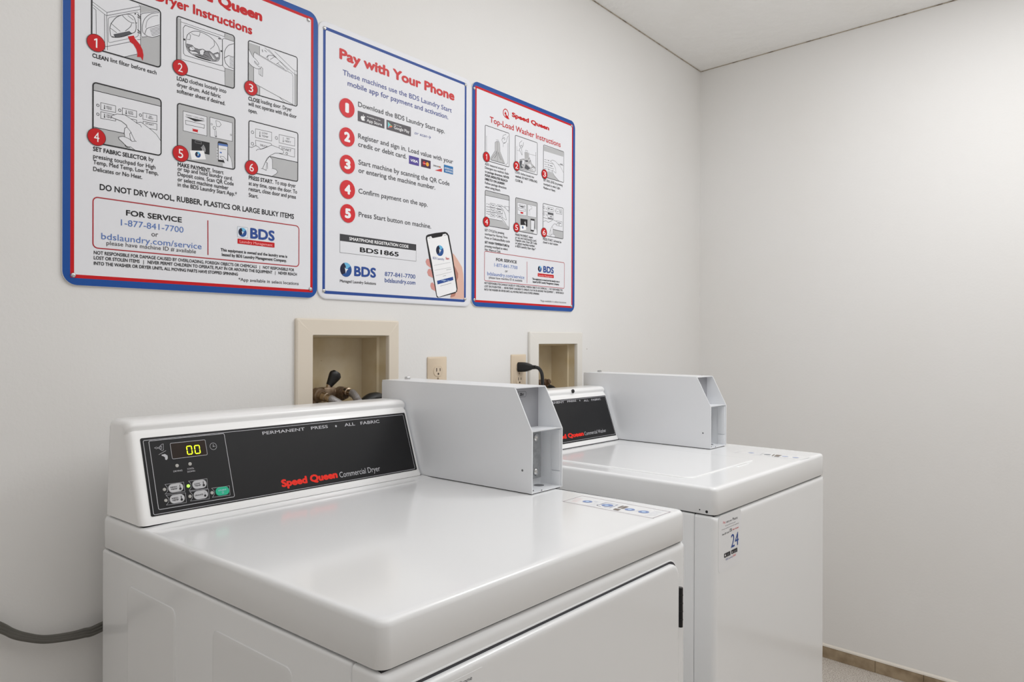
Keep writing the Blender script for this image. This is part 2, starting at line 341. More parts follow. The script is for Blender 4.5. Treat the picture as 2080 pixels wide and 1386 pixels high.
["instruction_pictogram#2","L","ink",0.9,[213.5,482.39,217.39,492.31,228.63,501.42,244.64,504.46,263.3,500.53,276.36,491.26,281.79,479.47,281.23,463.56,272.89,456.6,256.39,453.94,234.45,454.01,219.72,458.28,213.54,467.23],1,1],
["instruction_pictogram#2","P","mid",[214.1,467.4,214.09,472.82,225.31,473.62,229.85,470.12,238.98,469.65,247.03,472.69,254.01,470.96,261.02,473.11,268.1,469.7,277.6,475.95,281.44,473.75,280.63,463.39,272.89,457.16,256.39,454.5,234.45,454.55,219.72,458.82],0],
["instruction_pictogram#2","P","sign",[240.14,466.71,245.88,471.78,251.1,470.07,247.65,460.73,241.3,460.47],0],
["instruction_pictogram#2","P","sign",[219.69,468.06,227.58,471.6,230.99,467.19,223.09,461.49],0],
["instruction_pictogram#2","P","sign",[258.68,470.73,264.56,468.62,275.26,459.54,268.13,459.66],0],
["instruction_pictogram#2","P","sign",[219.72,460.45,233.28,462.42,237.86,460.52,225.35,457.82],0],
["instruction_pictogram#2","P","sign",[271.07,469.48,278.81,472.95,279.42,467.52,275.25,465.14],0],
["instruction_pictogram#2","P","ink",[226.49,457.07,240.16,458.47,268.14,457.43,258.73,453.53,236.73,453.05],0],
["instruction_pictogram#2","L","sign",0.8,[228.75,456.67,249.4,456.29,265.78,456.73],0,0],
["instruction_pictogram#2","L","ink",0.8,[214.09,472.82,225.31,473.62,229.85,470.12,238.98,469.65,247.03,472.69,254.01,470.96,261.02,473.11,268.1,469.7,277.6,475.95,281.2,474.8],0,0],
["instruction_pictogram#2","L","ink",0.8,[248.21,466.97,256.34,471.67,265.76,461.18],0,0],
["instruction_pictogram#2","L","ink",0.8,[258.68,471.28,275.27,458.42],0,0],
["instruction_pictogram#2","L","ink",0.8,[249.38,462.91,254.03,462.1,258.71,461.29],0,0],
["instruction_pictogram#2","L","ink",0.8,[216.34,464.85,223.06,470.19,227.59,467.23],0,0],
["instruction_pictogram#2","L","ink",0.8,[218.59,462.28,233.28,464.61,239,461.97],0,0],
["instruction_pictogram#2","L","ink",0.8,[250.52,469.89,247.65,460.73,241.3,460.47,240.14,466.71],0,0],
["instruction_pictogram#2","L","mid2",0.7,[224.12,495.59,228.65,494.87,238.91,495.12,240.62,498.75,241.18,504.43],0,0],
["instruction_pictogram#2","L","mid2",0.7,[269.8,497.03,270.43,487.17,262.18,477.36],1,0],
["instruction_pictogram#2","L","mid2",0.7,[215.18,481.84,220.78,482.54,222.44,491.78,219.63,493.04],0,0],
["instruction_pictogram#2","L","ink",0.8,[312.23,503.65,300.54,496.57,292.65,482.8,292.08,469.06],1,0],
["instruction_pictogram#2","P","sign",[291.48,468.31,300.6,476.15,312.31,476.82,312.38,453.42,301.89,453.81,294.54,459.61],0],
["instruction_pictogram#2","L","ink",0.9,[291.48,468.31,300.6,476.15,312.31,476.82],0,0],
["instruction_pictogram#2","L","ink",0.9,[312.38,453.42,301.89,453.81,294.54,459.61,291.48,468.31],0,0],
["instruction_pictogram#2","L","mid2",0.7,[303.06,473.71,312.31,474.54],0,0],
["instruction_pictogram#2","L","mid2",0.7,[303.07,471.21,312.32,471.92],0,0],
["instruction_pictogram#2","L","mid2",0.7,[303.07,468.71,312.33,469.29],0,0],
["instruction_pictogram#2","L","mid2",0.7,[303.08,466.21,312.34,466.66],0,0],
["instruction_pictogram#2","L","mid2",0.7,[303.09,463.71,312.35,464.04],0,0],
["instruction_pictogram#2","L","mid2",0.7,[303.1,461.21,312.35,461.41],0,0],
["instruction_pictogram#2","L","mid2",0.7,[303.1,458.71,312.36,458.78],0,0],
["instruction_pictogram#2","L","mid2",0.7,[303.11,456.21,312.37,456.16],0,0],
["instruction_pictogram#2","P","ink",[207.95,481.15,211.83,481.31,211.84,478.07,207.96,477.91],0],
["instruction_pictogram#2","P","ink",[283.58,481.71,287.2,482.26,287.21,479.44,283.59,478.9],0],
["instruction_pictogram#2","P","mid2",[278.72,504.91,283.52,504.99,283.52,503.08,278.72,503],0],
["instruction_pictogram#2","R","ink",195.42,313.58,413.55,519.81,5,1.9],
["number_badge#2","C","ink",201.87,423.61,15.01],
["number_badge#2","C","red",201.87,423.61,14.17],
["number_badge#2","T","white","2",197.37,206.43,415.71,15.81,0,0],
["instruction_pictogram#3","R","sign",344.48,461.59,414.53,521,4.5,0],
["instruction_pictogram#3","P","gray",[344.74,516.58,370.09,516.93,370.14,499.87,358.36,500.98,354.49,490.45,344.77,503.81],0],
["instruction_pictogram#3","P","gray",[345.51,474.95,356.51,468.83,356.67,416.22,345.69,415.67],0],
["instruction_pictogram#3","P","gray",[356.87,436.17,371.02,432.95,371.07,414.11,356.94,413.95],0],
["instruction_pictogram#3","P","gray",[455.43,482.69,461.18,482.83,461.84,416.67,455.65,416.98],0],
["instruction_pictogram#3","L","ink",0.75,[382.02,517.68,454.71,482.49,461.18,482.83],0,0],
["instruction_pictogram#3","L","ink",0.75,[390.72,516.81,439.05,486.61],0,0],
["instruction_pictogram#3","L","ink",0.75,[405.63,516.62,453.25,490.67,461.15,490.47],0,0],
["instruction_pictogram#3","L","ink",0.75,[370.09,516.93,370.15,498.69],0,0],
["instruction_pictogram#3","L","ink",0.75,[394.83,496.61,404.31,504.23],0,0],
["instruction_pictogram#3","L","ink",0.75,[409.82,491.46,416.68,497.09],0,0],
["instruction_pictogram#3","L","ink",0.75,[371.02,432.95,371.07,414.11],0,0],
["instruction_pictogram#3","L","ink",0.75,[416.92,423.58,431.56,414.6],0,0],
["instruction_pictogram#3","L","ink",0.75,[455.4,488.83,455.65,416.36],0,0],
["instruction_pictogram#3","L","ink",0.75,[429.22,486.83,412.56,493.46],0,0],
["instruction_pictogram#3","L","ink",0.8,[385.42,497.37,390.77,503.73,401.58,506.4,407.72,504.65],1,0],
["instruction_pictogram#3","L","ink",0.8,[390.8,493.03,388.76,499.56,390.77,503.73],0,0],
["instruction_pictogram#3","P","sign",[356.42,496.88,359.01,501.18,434.83,484.18,447.57,481.7,450.73,475.84,450.65,416.09,360.51,435.76,356.86,438.51],0],
["instruction_pictogram#3","L","ink",0.8,[356.86,438.51,356.42,496.88,359.01,501.18,434.83,484.18,447.57,481.7,450.73,475.84],0,0],
["instruction_pictogram#3","L","mid2",0.8,[450.73,475.84,450.65,416.09],0,0],
["instruction_pictogram#3","L","ink",0.8,[356.86,438.51,360.51,435.76,450.65,416.09],0,0],
["instruction_pictogram#3","L","mid2",0.7,[360.32,499.23,434.84,482.36],0,0],
["instruction_pictogram#3","P","sign",[344.77,503.81,353.84,491.42,361.66,486.74,368.23,480.46,365.61,477.93,358.41,482.26,360.38,478.15,370.89,472.99,372.22,470.42,363.02,468.37,352.61,470.62,344.86,475.93],0],
["instruction_pictogram#3","L","ink",0.8,[344.77,503.81,353.84,491.42,361.66,486.74,368.23,480.46,365.61,477.93,358.41,482.26,360.38,478.15,370.89,472.99],1,0],
["instruction_pictogram#3","L","ink",0.8,[372.22,470.42,363.02,468.37,352.61,470.62,344.86,475.93],1,0],
["instruction_pictogram#3","L","ink",0.8,[368.92,469.48,372.21,471.01,373.52,474.93,377.5,472.54,376.89,455.81,368.96,458.3],0,1],
["instruction_pictogram#3","L","ink",0.8,[373.27,471.32,373.32,456.58],0,0],
["instruction_pictogram#3","L","ink",1,[376.05,511.7,377.39,506.79],0,0],
["instruction_pictogram#3","L","mid2",0.9,[381.37,512.15,386.72,509.64],0,0],
["instruction_pictogram#3","R","ink",344.48,461.59,414.53,521,4.5,1.8],
["number_badge#3","C","ink",350.14,424.24,15.24],
["number_badge#3","C","red",350.14,424.24,14.33],
["number_badge#3","T","white","3",345.21,355.13,416.25,15.99,0,0],
["instruction_pictogram#4","R","sign",47.87,166.07,249.73,354.18,6,0],
["instruction_pictogram#4","P","gray",[48.36,353.25,165.26,353.78,165.29,341.45,48.88,340.3],0],
["instruction_pictogram#4","P","gray",[49.02,276.44,100.02,277.18,100.04,269.62,90.72,268.69,101.11,255.8,106.35,252.55,120.1,249.9,49.07,249.73],0],
["instruction_pictogram#4","L","ink",1.2,[48.88,340.3,165.29,341.23],0,0],
["instruction_pictogram#4","L","ink",1.2,[49.02,276.44,100.02,276.64],0,0],
["instruction_pictogram#4","L","ink",0.8,[60.56,321.78,85.47,322.17,85.49,310.4,60.59,309.44],0,1],
["instruction_pictogram#4","L","ink",0.8,[60.59,305.96,85.5,306.11,85.53,295.41,60.62,294.36],0,1],
["instruction_pictogram#4","L","ink",0.8,[96.8,321.43,121.75,321.89,121.78,310.41,96.83,309.9],0,1],
["instruction_pictogram#4","L","ink",0.8,[96.84,305.05,121.79,305.49,121.81,297.29,96.85,298.05],0,1],
["instruction_pictogram#4","L","ink",0.8,[132.82,321.5,158.41,322.43,158.43,310.7,132.85,309.51],0,1],
["instruction_pictogram#4","L","ink",0.8,[133.4,306,158.44,306.79,158.47,295.62,133.43,295.54],0,1],
["instruction_pictogram#4","O","ink",55.82,315.85,2.1,0.9],
["instruction_pictogram#4","O","ink",55.85,300.29,2.1,0.9],
["instruction_pictogram#4","O","ink",92.36,316.14,2.15,0.9],
["instruction_pictogram#4","O","ink",128.52,316.18,2.2,0.9],
["instruction_pictogram#4","L","ink",1.1,[66.75,319.1,66.76,313.28],0,0],
["instruction_pictogram#4","C","ink",66.76,313.28,1.16],
["instruction_pictogram#4","L","ink",1.1,[66.78,303.76,66.79,297.94],0,0],
["instruction_pictogram#4","C","ink",66.79,297.94,1.16],
["instruction_pictogram#4","L","ink",1.1,[103.37,319.04,103.38,313.09],0,0],
["instruction_pictogram#4","C","ink",103.38,313.09,1.19],
["instruction_pictogram#4","L","mid2",0.7,[139.67,319.62,139.69,313.54],0,0],
["instruction_pictogram#4","T","ink","HIGH",69.46,78.55,316.23,2.55,0.03,0],
["instruction_pictogram#4","T","ink","TEMP",69.47,78.96,312.99,2.55,0.03,0],
["instruction_pictogram#4","T","ink","MED",70.3,77.87,301.15,2.55,0.03,0],
["instruction_pictogram#4","T","ink","TEMP",69.5,78.99,297.73,2.55,0.03,0],
["instruction_pictogram#4","T","ink","LOW",106.73,115.48,316.47,2.61,0.03,0],
["instruction_pictogram#4","T","ink","TEMP",106.21,115.91,313.04,2.61,0.03,0],
["instruction_pictogram#4","T","ink","NO",144.05,149.22,316.62,2.66,0.03,0],
["instruction_pictogram#4","T","ink","HEAT",142.64,151.66,313.3,2.66,0.03,0],
["instruction_pictogram#4","T","ink","START",137.75,152.57,301.8,2.66,0.03,0],
["instruction_pictogram#4","P","sign",[78.88,303.25,87.55,308.21,100.99,309.82,111.49,305.26,121.05,300.4,129.63,303.48,138.3,298.86,148.17,293.33,157.04,287.49,165.46,276.99,166.08,250.41,120.1,249.9,110.56,252.87,103.2,255.15,96.94,260.33,90.73,264.93,90.72,268.15,96.92,270.57,101.08,270.39,100.02,277.18,101.04,286.05,104.69,289.04,104.16,292.17,94.78,297.57,83.47,299.21,78.38,300.15],0],
["instruction_pictogram#4","L","ink",0.8,[110.56,252.87,103.2,255.15,96.94,260.33,90.73,264.93,90.72,268.15,96.92,270.57,101.08,270.39,100.02,277.18,101.04,286.05,104.69,289.04,104.16,292.17,94.78,297.57,83.47,299.21,78.38,300.15,78.88,303.25,87.55,308.21,100.99,309.82,111.49,305.26,121.05,300.4,129.63,303.48,138.3,298.86,148.17,293.33,157.04,287.49,165.46,276.99],0,0],
["instruction_pictogram#4","L","ink",0.8,[104.69,289.04,110.49,282.74,119,266.61,121.67,266.63],0,0],
["instruction_pictogram#4","L","ink",0.8,[112.6,281.04,109.44,278.17,110.52,268.62,113.7,264.94,119,266.61],0,0],
["instruction_pictogram#4","L","ink",0.8,[121.05,299.85,127.48,298.59,130.73,294.38],0,0],
["instruction_pictogram#4","L","ink",0.8,[101.08,270.39,107.36,269.03,113.17,265.38],0,0],
["instruction_pictogram#4","L","ink",0.8,[101.11,255.8,105.3,252.33,110.55,255.04,120.1,249.9],0,0],
["instruction_pictogram#4","R","ink",47.87,166.07,249.73,354.18,6,2.1],
["number_badge#4","C","ink",53.51,259.96,15.32],
["number_badge#4","C","red",53.51,259.96,14.55],
["number_badge#4","T","white","4",49.27,57.81,251.83,16.24,0,0],
["instruction_pictogram#5","R","gray",197.13,315.08,250.86,355.41,5,0],
["instruction_pictogram#5","P","sign",[208,343.07,255.69,343.23,255.79,305.8,208.31,305.64],0],
["instruction_pictogram#5","L","ink",0.8,[208,343.07,255.69,343.23,255.79,305.8,208.31,305.64],0,1],
["instruction_pictogram#5","P","ink",[211.15,333.68,252.22,334.1,231.73,328.61],0],
["instruction_pictogram#5","L","ink",0.8,[212.74,326.44,250.6,326.46,250.08,319.6,213.28,318.94],0,1],
["instruction_pictogram#5","P","red",[225.4,313.53,238.2,313.84,236.92,311.28,237.68,308.57,226.26,308.92,227.52,311.45],0],
["instruction_pictogram#5","T","ink","INSERT CARD HERE",213.76,249.81,335.72,2.67,0.03,0],
["instruction_pictogram#5","P","sign",[261.84,343.95,309.32,343.64,309.43,306.41,262.39,305.67],0],
["instruction_pictogram#5","L","ink",0.8,[261.84,343.95,309.32,343.64,309.43,306.41,262.39,305.67],0,1],
["instruction_pictogram#5","L","mid2",0.8,[274.28,340.28,282.13,339.47,285.31,334.93,282.16,329.99,275.65,329.04],0,1],
["instruction_pictogram#5","O","ink",271.31,324.9,2.94,0.8],
["instruction_pictogram#5","L","mid2",0.7,[272.1,321.41,272.69,308.94],0,0],
["instruction_pictogram#5","L","mid2",0.7,[274.89,320.98,275.49,309.02],0,0],
["instruction_pictogram#5","P","mid2",[271.58,309.75,277.16,309.91,274.6,306.73],0],
["instruction_pictogram#5","O","mid2",265.41,330.89,1.57,0.7],
["instruction_pictogram#5","O","mid2",306.5,318.94,1.6,0.7],
["instruction_pictogram#5","P","ink",[224.92,293.48,261.43,293.98,261.17,270.13,224.98,270.47],0],
["instruction_pictogram#5","L","mid",0.7,[231.83,291.88,244.51,291.98,244.52,287.54,231.85,287.57],0,1],
["instruction_pictogram#5","L","sign",0.7,[243.68,280.95,246.39,278.4,245.86,274.67],1,0],
["instruction_pictogram#5","L","sign",0.7,[245.19,282.92,248.34,278.8,247.81,274.24],1,0],
["instruction_pictogram#5","L","sign",0.7,[246.7,284.88,250.3,279.2,249.77,273.8],1,0],
["instruction_pictogram#5","L","sign",0.7,[248.21,286.85,252.26,279.59,251.73,273.36],1,0],
["instruction_pictogram#5","P","white",[221.28,270.75,249.66,275.44,253.73,259.63,225.03,253.6],0],
["instruction_pictogram#5","G","x",237.47,265.57,5.66],
["instruction_pictogram#5","P","ink",[278.32,298.58,280.55,301.16,297.58,301.03,299.88,298.32,300.33,261.12,278.99,260.27],0],
["instruction_pictogram#5","P","sign",[279.79,292.56,298.98,293.56,298.71,266.14,279.87,264.12],0],
["instruction_pictogram#5","P","blue2",[279.11,296.64,299.31,297.67,299.09,293.58,279.46,292.49],0],
["instruction_pictogram#5","L","olive",0.9,[281.72,286.11,295.67,286.82],0,0],
["instruction_pictogram#5","P","blue2",[282.3,280.42,286.82,280.48,286.83,277.62,282.31,277.78],0],
["instruction_pictogram#5","P","sign",[300.51,279.8,305.71,273.36,308.04,266.32,309.83,251.45,289.17,251.08,288.58,258.38,293.13,259.77,290.27,266.12,283.46,269.04,283.46,271.68,290.25,272.47,300.55,264.36],0],
["instruction_pictogram#5","L","mid2",0.7,[300.51,279.8,305.71,273.36,308.04,266.32,309.83,251.45],1,0],
["instruction_pictogram#5","L","mid2",0.7,[293.13,259.77,290.27,266.12,283.46,269.04,283.46,271.68,290.25,272.47,300.55,264.36],0,0],
["instruction_pictogram#5","C","sign",277.23,284.67,1.47],
["instruction_pictogram#5","C","sign",277.25,278.88,1.47],
["instruction_pictogram#5","C","sign",277.27,273.1,1.47],
["instruction_pictogram#5","C","sign",277.28,267.31,1.47],
["instruction_pictogram#5","R","ink",197.13,315.08,250.86,355.41,5,1.9],
["number_badge#5","C","ink",203.06,260.74,15.78],
["number_badge#5","C","red",203.06,260.74,14.94],
["number_badge#5","T","white","5",198.32,207.87,252.4,16.67,0,0],
["instruction_pictogram#6","R","sign",346.18,463.56,251.78,357.45,4.5,0],
["instruction_pictogram#6","P","gray",[393.96,292.92,462.97,293.44,463.49,252.06,400.01,252.02,413.72,263.58,409.5,268.08,401.14,268.66,399.89,287.8],0],
["instruction_pictogram#6","L","ink",1.5,[393.96,292.92,462.97,293.44],0,0],
["instruction_pictogram#6","L","ink",0.8,[361.28,343.5,399.11,344.67,399.17,326.37,361.34,325.55],0,1],
["instruction_pictogram#6","L","ink",0.8,[417.08,343.88,455.61,344.77,455.67,327.03,417.13,326.48],0,1],
["instruction_pictogram#6","L","ink",0.8,[361.36,319.91,397.41,320.77,399.79,317.61,373.47,303.89,362.54,308.35],0,1],
["instruction_pictogram#6","L","ink",0.8,[417.15,320.15,455.69,321.12,455.38,303.3,417.81,303.39],0,1],
["instruction_pictogram#6","O","ink",354.48,334.81,2.86,0.9],
["instruction_pictogram#6","O","ink",410.48,335.08,2.94,0.9],
["instruction_pictogram#6","O","ink",354.56,311.1,2.86,0.9],
["instruction_pictogram#6","L","ink",1.1,[371.4,340.09,371.43,330.82],0,0],
["instruction_pictogram#6","C","ink",371.43,330.61,1.34],
["instruction_pictogram#6","L","mid2",0.8,[427.16,340.78,427.19,331.24],0,0],
["instruction_pictogram#6","O","mid2",427.19,331.24,1.27,0.6],
["instruction_pictogram#6","T","ink","LOW",376.26,389.69,336.95,3.73,0.02,0],
["instruction_pictogram#6","T","ink","TEMP",375.71,390.89,330.43,3.73,0.02,0],
["instruction_pictogram#6","T","ink","NO",435.01,442.79,337.71,3.84,0.02,0],
["instruction_pictogram#6","T","ink","HEAT",431.72,445.91,331.5,3.84,0.02,0],
["instruction_pictogram#6","T","ink","DELICA",372.3,389.19,310.54,3.73,0.02,0],
["instruction_pictogram#6","T","ink","START",422.87,447.22,312.76,4.9,0.02,0],
["instruction_pictogram#6","O","ink",435.85,307.5,2.34,0.8],
["instruction_pictogram#6","P","sign",[346.67,303.24,352.32,302.97,361.39,308.63,367.12,307.75,373.48,303.58,379.85,306.53,398.61,317.36,416.57,315.28,427.51,311.15,428.37,307.6,425.09,304.83,416.6,303.89,406.99,302.29,396.31,295.47,388.09,287.61,382.28,275.07,377.66,264.37,385.83,262.02,392.86,266.42,402.33,268.88,409.5,268.08,413.72,263.58,409.53,258.62,400.01,252.02,346.84,250.6],0],
["instruction_pictogram#6","L","ink",0.85,[346.67,303.24,352.32,302.97,361.39,308.63,367.12,307.75,373.48,303.58,379.85,306.53,398.61,317.36,416.57,315.28,427.51,311.15,428.37,307.6,425.09,304.83,416.6,303.89,406.99,302.29,396.31,295.47,388.09,287.61,382.28,275.07,377.66,264.37,385.83,262.02,392.86,266.42,402.33,268.88,409.5,268.08,413.72,263.58,409.53,258.62,400.01,252.02],0,0],
["instruction_pictogram#6","P","sign",[393.96,292.92,400.49,287.91,401.14,268.66,385.82,262.23,377.66,264.37,384.6,279.66],0],
["instruction_pictogram#6","L","ink",0.8,[393.96,292.92,400.49,287.91,401.14,268.66],0,0],
["instruction_pictogram#6","L","ink",0.8,[384.6,279.66,389.29,277.95,389.33,265.46],0,0],
["instruction_pictogram#6","L","ink",0.8,[385.82,262.23,387.53,278.14],0,0],
["instruction_pictogram#6","L","ink",0.8,[362.57,298.6,365.99,301.86,373.48,303.58],0,0],
["instruction_pictogram#6","L","ink",0.8,[393.96,292.92,384.6,279.66,377.66,264.37,385.82,262.23],0,0],
["instruction_pictogram#6","L","ink",0.8,[374.18,263.74,377.66,263.86],0,0],
["instruction_pictogram#6","R","ink",346.18,463.56,251.78,357.45,4.5,1.8],
["number_badge#6","C","ink",351.98,261.64,15.06],
["number_badge#6","C","red",351.98,261.64,14.15],
["number_badge#6","T","white","6",347.12,356.92,253.74,15.79,0,0]],
'B':[
["sign_title","T","coral","Pay with Your Phone",57.48,439.66,551.92,24.92,0.04,0],
["sign_subtitle","T","slate","These machines use the BDS Laundry Start",67.25,429.11,517.83,12.17,0.006,0],
["sign_subtitle","T","slate","mobile app for payment and activation.",81.31,415.74,496.78,12.18,0.006,0],
["step_caption#1","T","grayink","Download the BDS Laundry Start app.",112.16,402.8,455.89,11.75,0.012,0],
["step_caption#2","T","grayink","Register and sign in. Load value with your",112.46,435.15,381.48,11.83,0.012,0],
["step_caption#2","T","grayink","credit or debit card.",112.54,265.81,362.47,11.45,0.012,0],
["step_caption#3","T","grayink","Start machine by scanning the QR Code",113.73,421.35,320.18,11.81,0.012,0],
["step_caption#3","T","grayink","or entering the machine number.",113.8,367.82,301.3,11.69,0.012,0],
["step_caption#4","T","grayink","Confirm payment on the app.",114,340.56,252.5,11.63,0.012,0],
["step_caption#5","T","grayink","Press Start button on machine.",114.8,353.32,197.66,11.67,0.012,0],
["scan_note","T","slate","or scan",293.38,337.94,430.92,7.56,0,0.25],
["scan_note","L","slate",1,[340.59,433.77,350.4,434.09],0,0],
["scan_note","L","slate",1,[345.91,438.23,350.76,434.04,345.06,429.37],0,0],
["number_badge#1","C","coral2",78.96,444.17,21.82],
["number_badge#1","T","white","1",73.62,84.4,432.8,22.73,0.06,0],
["number_badge#2","C","coral2",79.5,377.05,21.83],
["number_badge#2","T","white","2",70.78,88.38,365.68,22.74,0.06,0],
["number_badge#3","C","coral2",80.74,314.11,21.62],
["number_badge#3","T","white","3",72.01,89.63,302.73,22.76,0.06,0],
["number_badge#4","C","coral2",81.25,255.88,21.63],
["number_badge#4","T","white","4",72.52,90.14,244.49,22.77,0.06,0],
["number_badge#5","C","coral2",82.18,200.63,21.42],
["number_badge#5","T","white","5",73.44,91.08,189.23,22.79,0.06,0],
["store_badge#1","R","badge",111.14,193.14,421.96,445.9,1,0],
["store_badge#1","P","white",[126.32,435.77,131.26,437.53,132.77,434.95,130.53,432.66,130.99,429.82,132.34,429.32,130.25,426.12,127.25,426.48,124.57,425.62,121.58,428.2,120.07,431.95,121.84,435.88,124.52,436.17],1],
["store_badge#1","P","white",[126.31,437.3,127.2,439.86,129.29,440.83,128.7,438.34],0],
["store_badge#1","T","white","Available on the",138.34,180.35,437.5,2.62,0.01,0],
["store_badge#1","T","white","App Store",138.08,185.11,426.22,6.91,0.012,0],
["store_badge#2","R","badge",199.78,280.87,421.87,445.52,1,0],
["store_badge#2","P","cyan",[204.1,441.49,212.16,436.04,204.33,425.99],0],
["store_badge#2","P","lgreen",[204.1,441.49,219.44,433.07,214.27,432.62],0],
["store_badge#2","P","orange",[219.44,433.07,214.26,434.09,211.37,430.38,214.6,429.53],0],
["store_badge#2","P","rose",[204.33,425.99,211.68,434.11,215.89,431.04],0],
["store_badge#2","T","white","GET IT ON",223.49,248.16,437.32,2.95,0.01,0],
["store_badge#2","T","white","Google Play",223.85,275.09,428.55,7.42,0.012,0],
["payment_card_mark#1","R","violet",274.5,309.2,352.18,373.18,0.6,0],
["payment_card_mark#1","T","white","VISA",279.67,305.2,358.99,6.55,0.04,0.15],
["payment_card_mark#2","R","plum",316.52,350.83,352.55,373.2,0.6,0],
["payment_card_mark#2","C","red",327.53,363.27,5.11],
["payment_card_mark#2","C","amber",339.13,362.5,5.4],
["payment_card_mark#2","L","white",0.6,[322.21,362.91,333.76,362.52],0,0],
["payment_card_mark#3","T","grayink","DISCOVER",360.83,388.88,362.05,3.65,0.03,0],
["payment_card_mark#3","P","coral",[366.37,351.73,392.62,361.46,392.67,352.53],0],
["payment_card_mark#3","C","orange",383.29,363.94,1.57],
["payment_card_mark#4","R","azure",400.08,435.26,352.81,373.51,0.4,0],
["payment_card_mark#4","T","white","AMERICAN",402.01,433.71,362.87,4.51,0.01,0],
["payment_card_mark#4","T","white","EXPRESS",406.39,433.74,356.03,4.51,0.01,0],
["registration_code_box","R","sign",60.55,300.07,108.24,150.85,0,0],
["registration_code_box","R","grayink",60.55,300.07,108.24,150.85,0,0.7],
["registration_code_box","R","charcoal",60.55,300.01,135.06,150.85,0,0],
["registration_code_box","T","white","SMARTPHONE REGISTRATION CODE",87.26,273.69,139.08,7.61,0.024,0],
["registration_code_box","T","ink","BDS1865",118.51,240.97,114.59,11.3,0.03,0],
["company_logo","G","x",78,69.87,16.61],
["company_logo","T","blue","BDS",101.97,168.01,56.92,23.7,0.036,0],
["company_logo","T","dark","Managed Laundry Solutions",60.97,168.08,40.15,6.48,0.012,0],
["contact_line","T","blue","877-841-7700",195.96,297.8,63.58,10.41,0.008,0],
["contact_line","T","blue","bdslaundry.com",196.02,297.87,48.5,10.41,0.008,0],
["phone_picture","P","skin",[434.95,141.79,442.74,136.38,456.23,123.74,472.17,106.49,476.82,89.76,479.24,63.5,480.61,20.32,425.64,19.07,434.43,25.59,452.18,37.21,442.97,91.94,436.12,128.14],0],
["phone_picture","P","skin2",[433.97,115.72,447.38,101.48,456.41,88.3,456.47,77.51,450.91,67.91,454.38,46.56,443.3,26.01,425.63,21.36,443.04,76.61],0],
["phone_picture","P","skin3",[346.44,118.04,338.22,118.06,333.76,110.33,338.29,101.89,351.71,95.58,358.96,97.63],0],
["phone_picture","P","skin3",[351.72,93.36,343.48,91.26,339.41,82.85,344.58,74.39,359.1,70.2,363.23,77.16],0],
["phone_picture","P","skin3",[359.15,58.34,352.93,55.73,351.31,48.24,356.12,40.37,369.72,35.91,371.76,47.94],0],
["phone_picture","P","ink",[335.89,177.35,342.02,180.98,368.98,188.04,405.16,195.35,413.84,193.63,420.42,187.54,433.85,140.16,454.37,48.1,452.17,38.75,443.26,33.68,388.84,21.16,378.23,19.17,373.99,21.96,363.31,62.31,348.53,111.58,334.29,170.56],0],
["phone_picture","P","white",[340,174.13,353.38,178.27,356.52,174.47,359.64,173.62,392.33,181.69,396.17,184.83,396.58,187.88,407.35,190.61,414.97,186.17,429.45,136.7,450.35,44.8,447.7,38.51,390.96,23.51,381.4,20.81,376.09,24.3,356.84,107.83,339,169.61],0],
["phone_picture","G","x",385.69,143.49,14.23],
["phone_picture","T","slate","BDS Laundry",359.92,402.28,119.21,5.98,0.01,0],
["phone_picture","T","red","Start",407.69,421.83,122.17,6.67,0.03,0],
["phone_picture","L","gray2",0.5,[363.11,102.41,425.16,116.21],0,0],
["phone_picture","L","gray2",0.5,[366.31,90.02,428.52,102.77],0,0],
["phone_picture","L","gray2",0.5,[370.57,76.19,431.89,91.12],0,0],
["phone_picture","P","blue",[375.48,63.09,435.93,77.96,437.53,69.35,377.64,53.96],0],
["phone_picture","T","pale","Sign in",390.78,423.2,64.37,4.23,0.01,0],
["phone_picture","L","gray2",0.8,[387.63,50.06,429.83,60.76],0,0],
["phone_picture","L","gray2",0.8,[397.13,76.82,408.98,79.45],0,0],
["phone_picture","L","gray2",0.8,[409.99,94.05,429.65,98.28],0,0],
["phone_picture","L","grayink",0.8,[344.12,171.93,350.3,173.34],0,0],
["phone_picture","L","grayink",0.8,[399.82,184.78,409.96,187.43],0,0]],
'C':[
["brand_logo","O","red",146.61,569.97,11.77,2.6],
["brand_logo","P","red",[144.81,568.39,158.5,561.57,163.11,555.43,150.56,555.37,144.85,561.21],0],
["brand_logo","P","red",[140.74,568.84,144.77,574.85,149.34,569.19,149.35,566.6,141.21,566.09],0],
["brand_logo","T","red","Speed Queen",174.56,361.59,567.06,13.48,0.05,0],
["sign_title","T","red","Top-Load Washer Instructions",74.89,424.17,527.52,16.62,0.012,0],
["step_caption#1","T","ink","ADD measured amount of",54.66,147.57,401.87,6.64,0.006,0],
["step_caption#1","T","ink","Detergent into washtub. Refer",54.72,161.76,391.72,6.66,0.006,0],
["step_caption#1","T","ink","to package directions. NEVER",54.77,162.75,380.74,6.66,0.016,0],
["step_caption#1","T","ink","POUR UNDILUTED BLEACH",54.83,155.04,369.82,6.65,0.03,0],
["step_caption#1","T","ink","DIRECTLY ON LAUNDRY.",54.89,144.2,359.17,6.64,0.03,0],
["step_caption#1","T","ink","Follow package directions",54.95,149.93,348.6,6.65,0.006,0],
["step_caption#1","T","ink","when using bleach.",55.01,123,337.59,6.61,0.006,0],
["step_caption#2","T","ink","LOAD clothes loosely into",191.82,283.66,403,6.97,0.006,0],
["step_caption#2","T","ink","washtub. DO NOT OVERLOAD.",191.89,301.31,391.68,7,0.018000000000000002,0],
["step_caption#2","T","ink","CLOSE lid.",191.95,227.51,379.36,6.91,0.016,0],
["step_caption#3","T","ink","SET SOIL LEVEL by pressing",332.4,436.03,403.52,7.33,0.014,0],
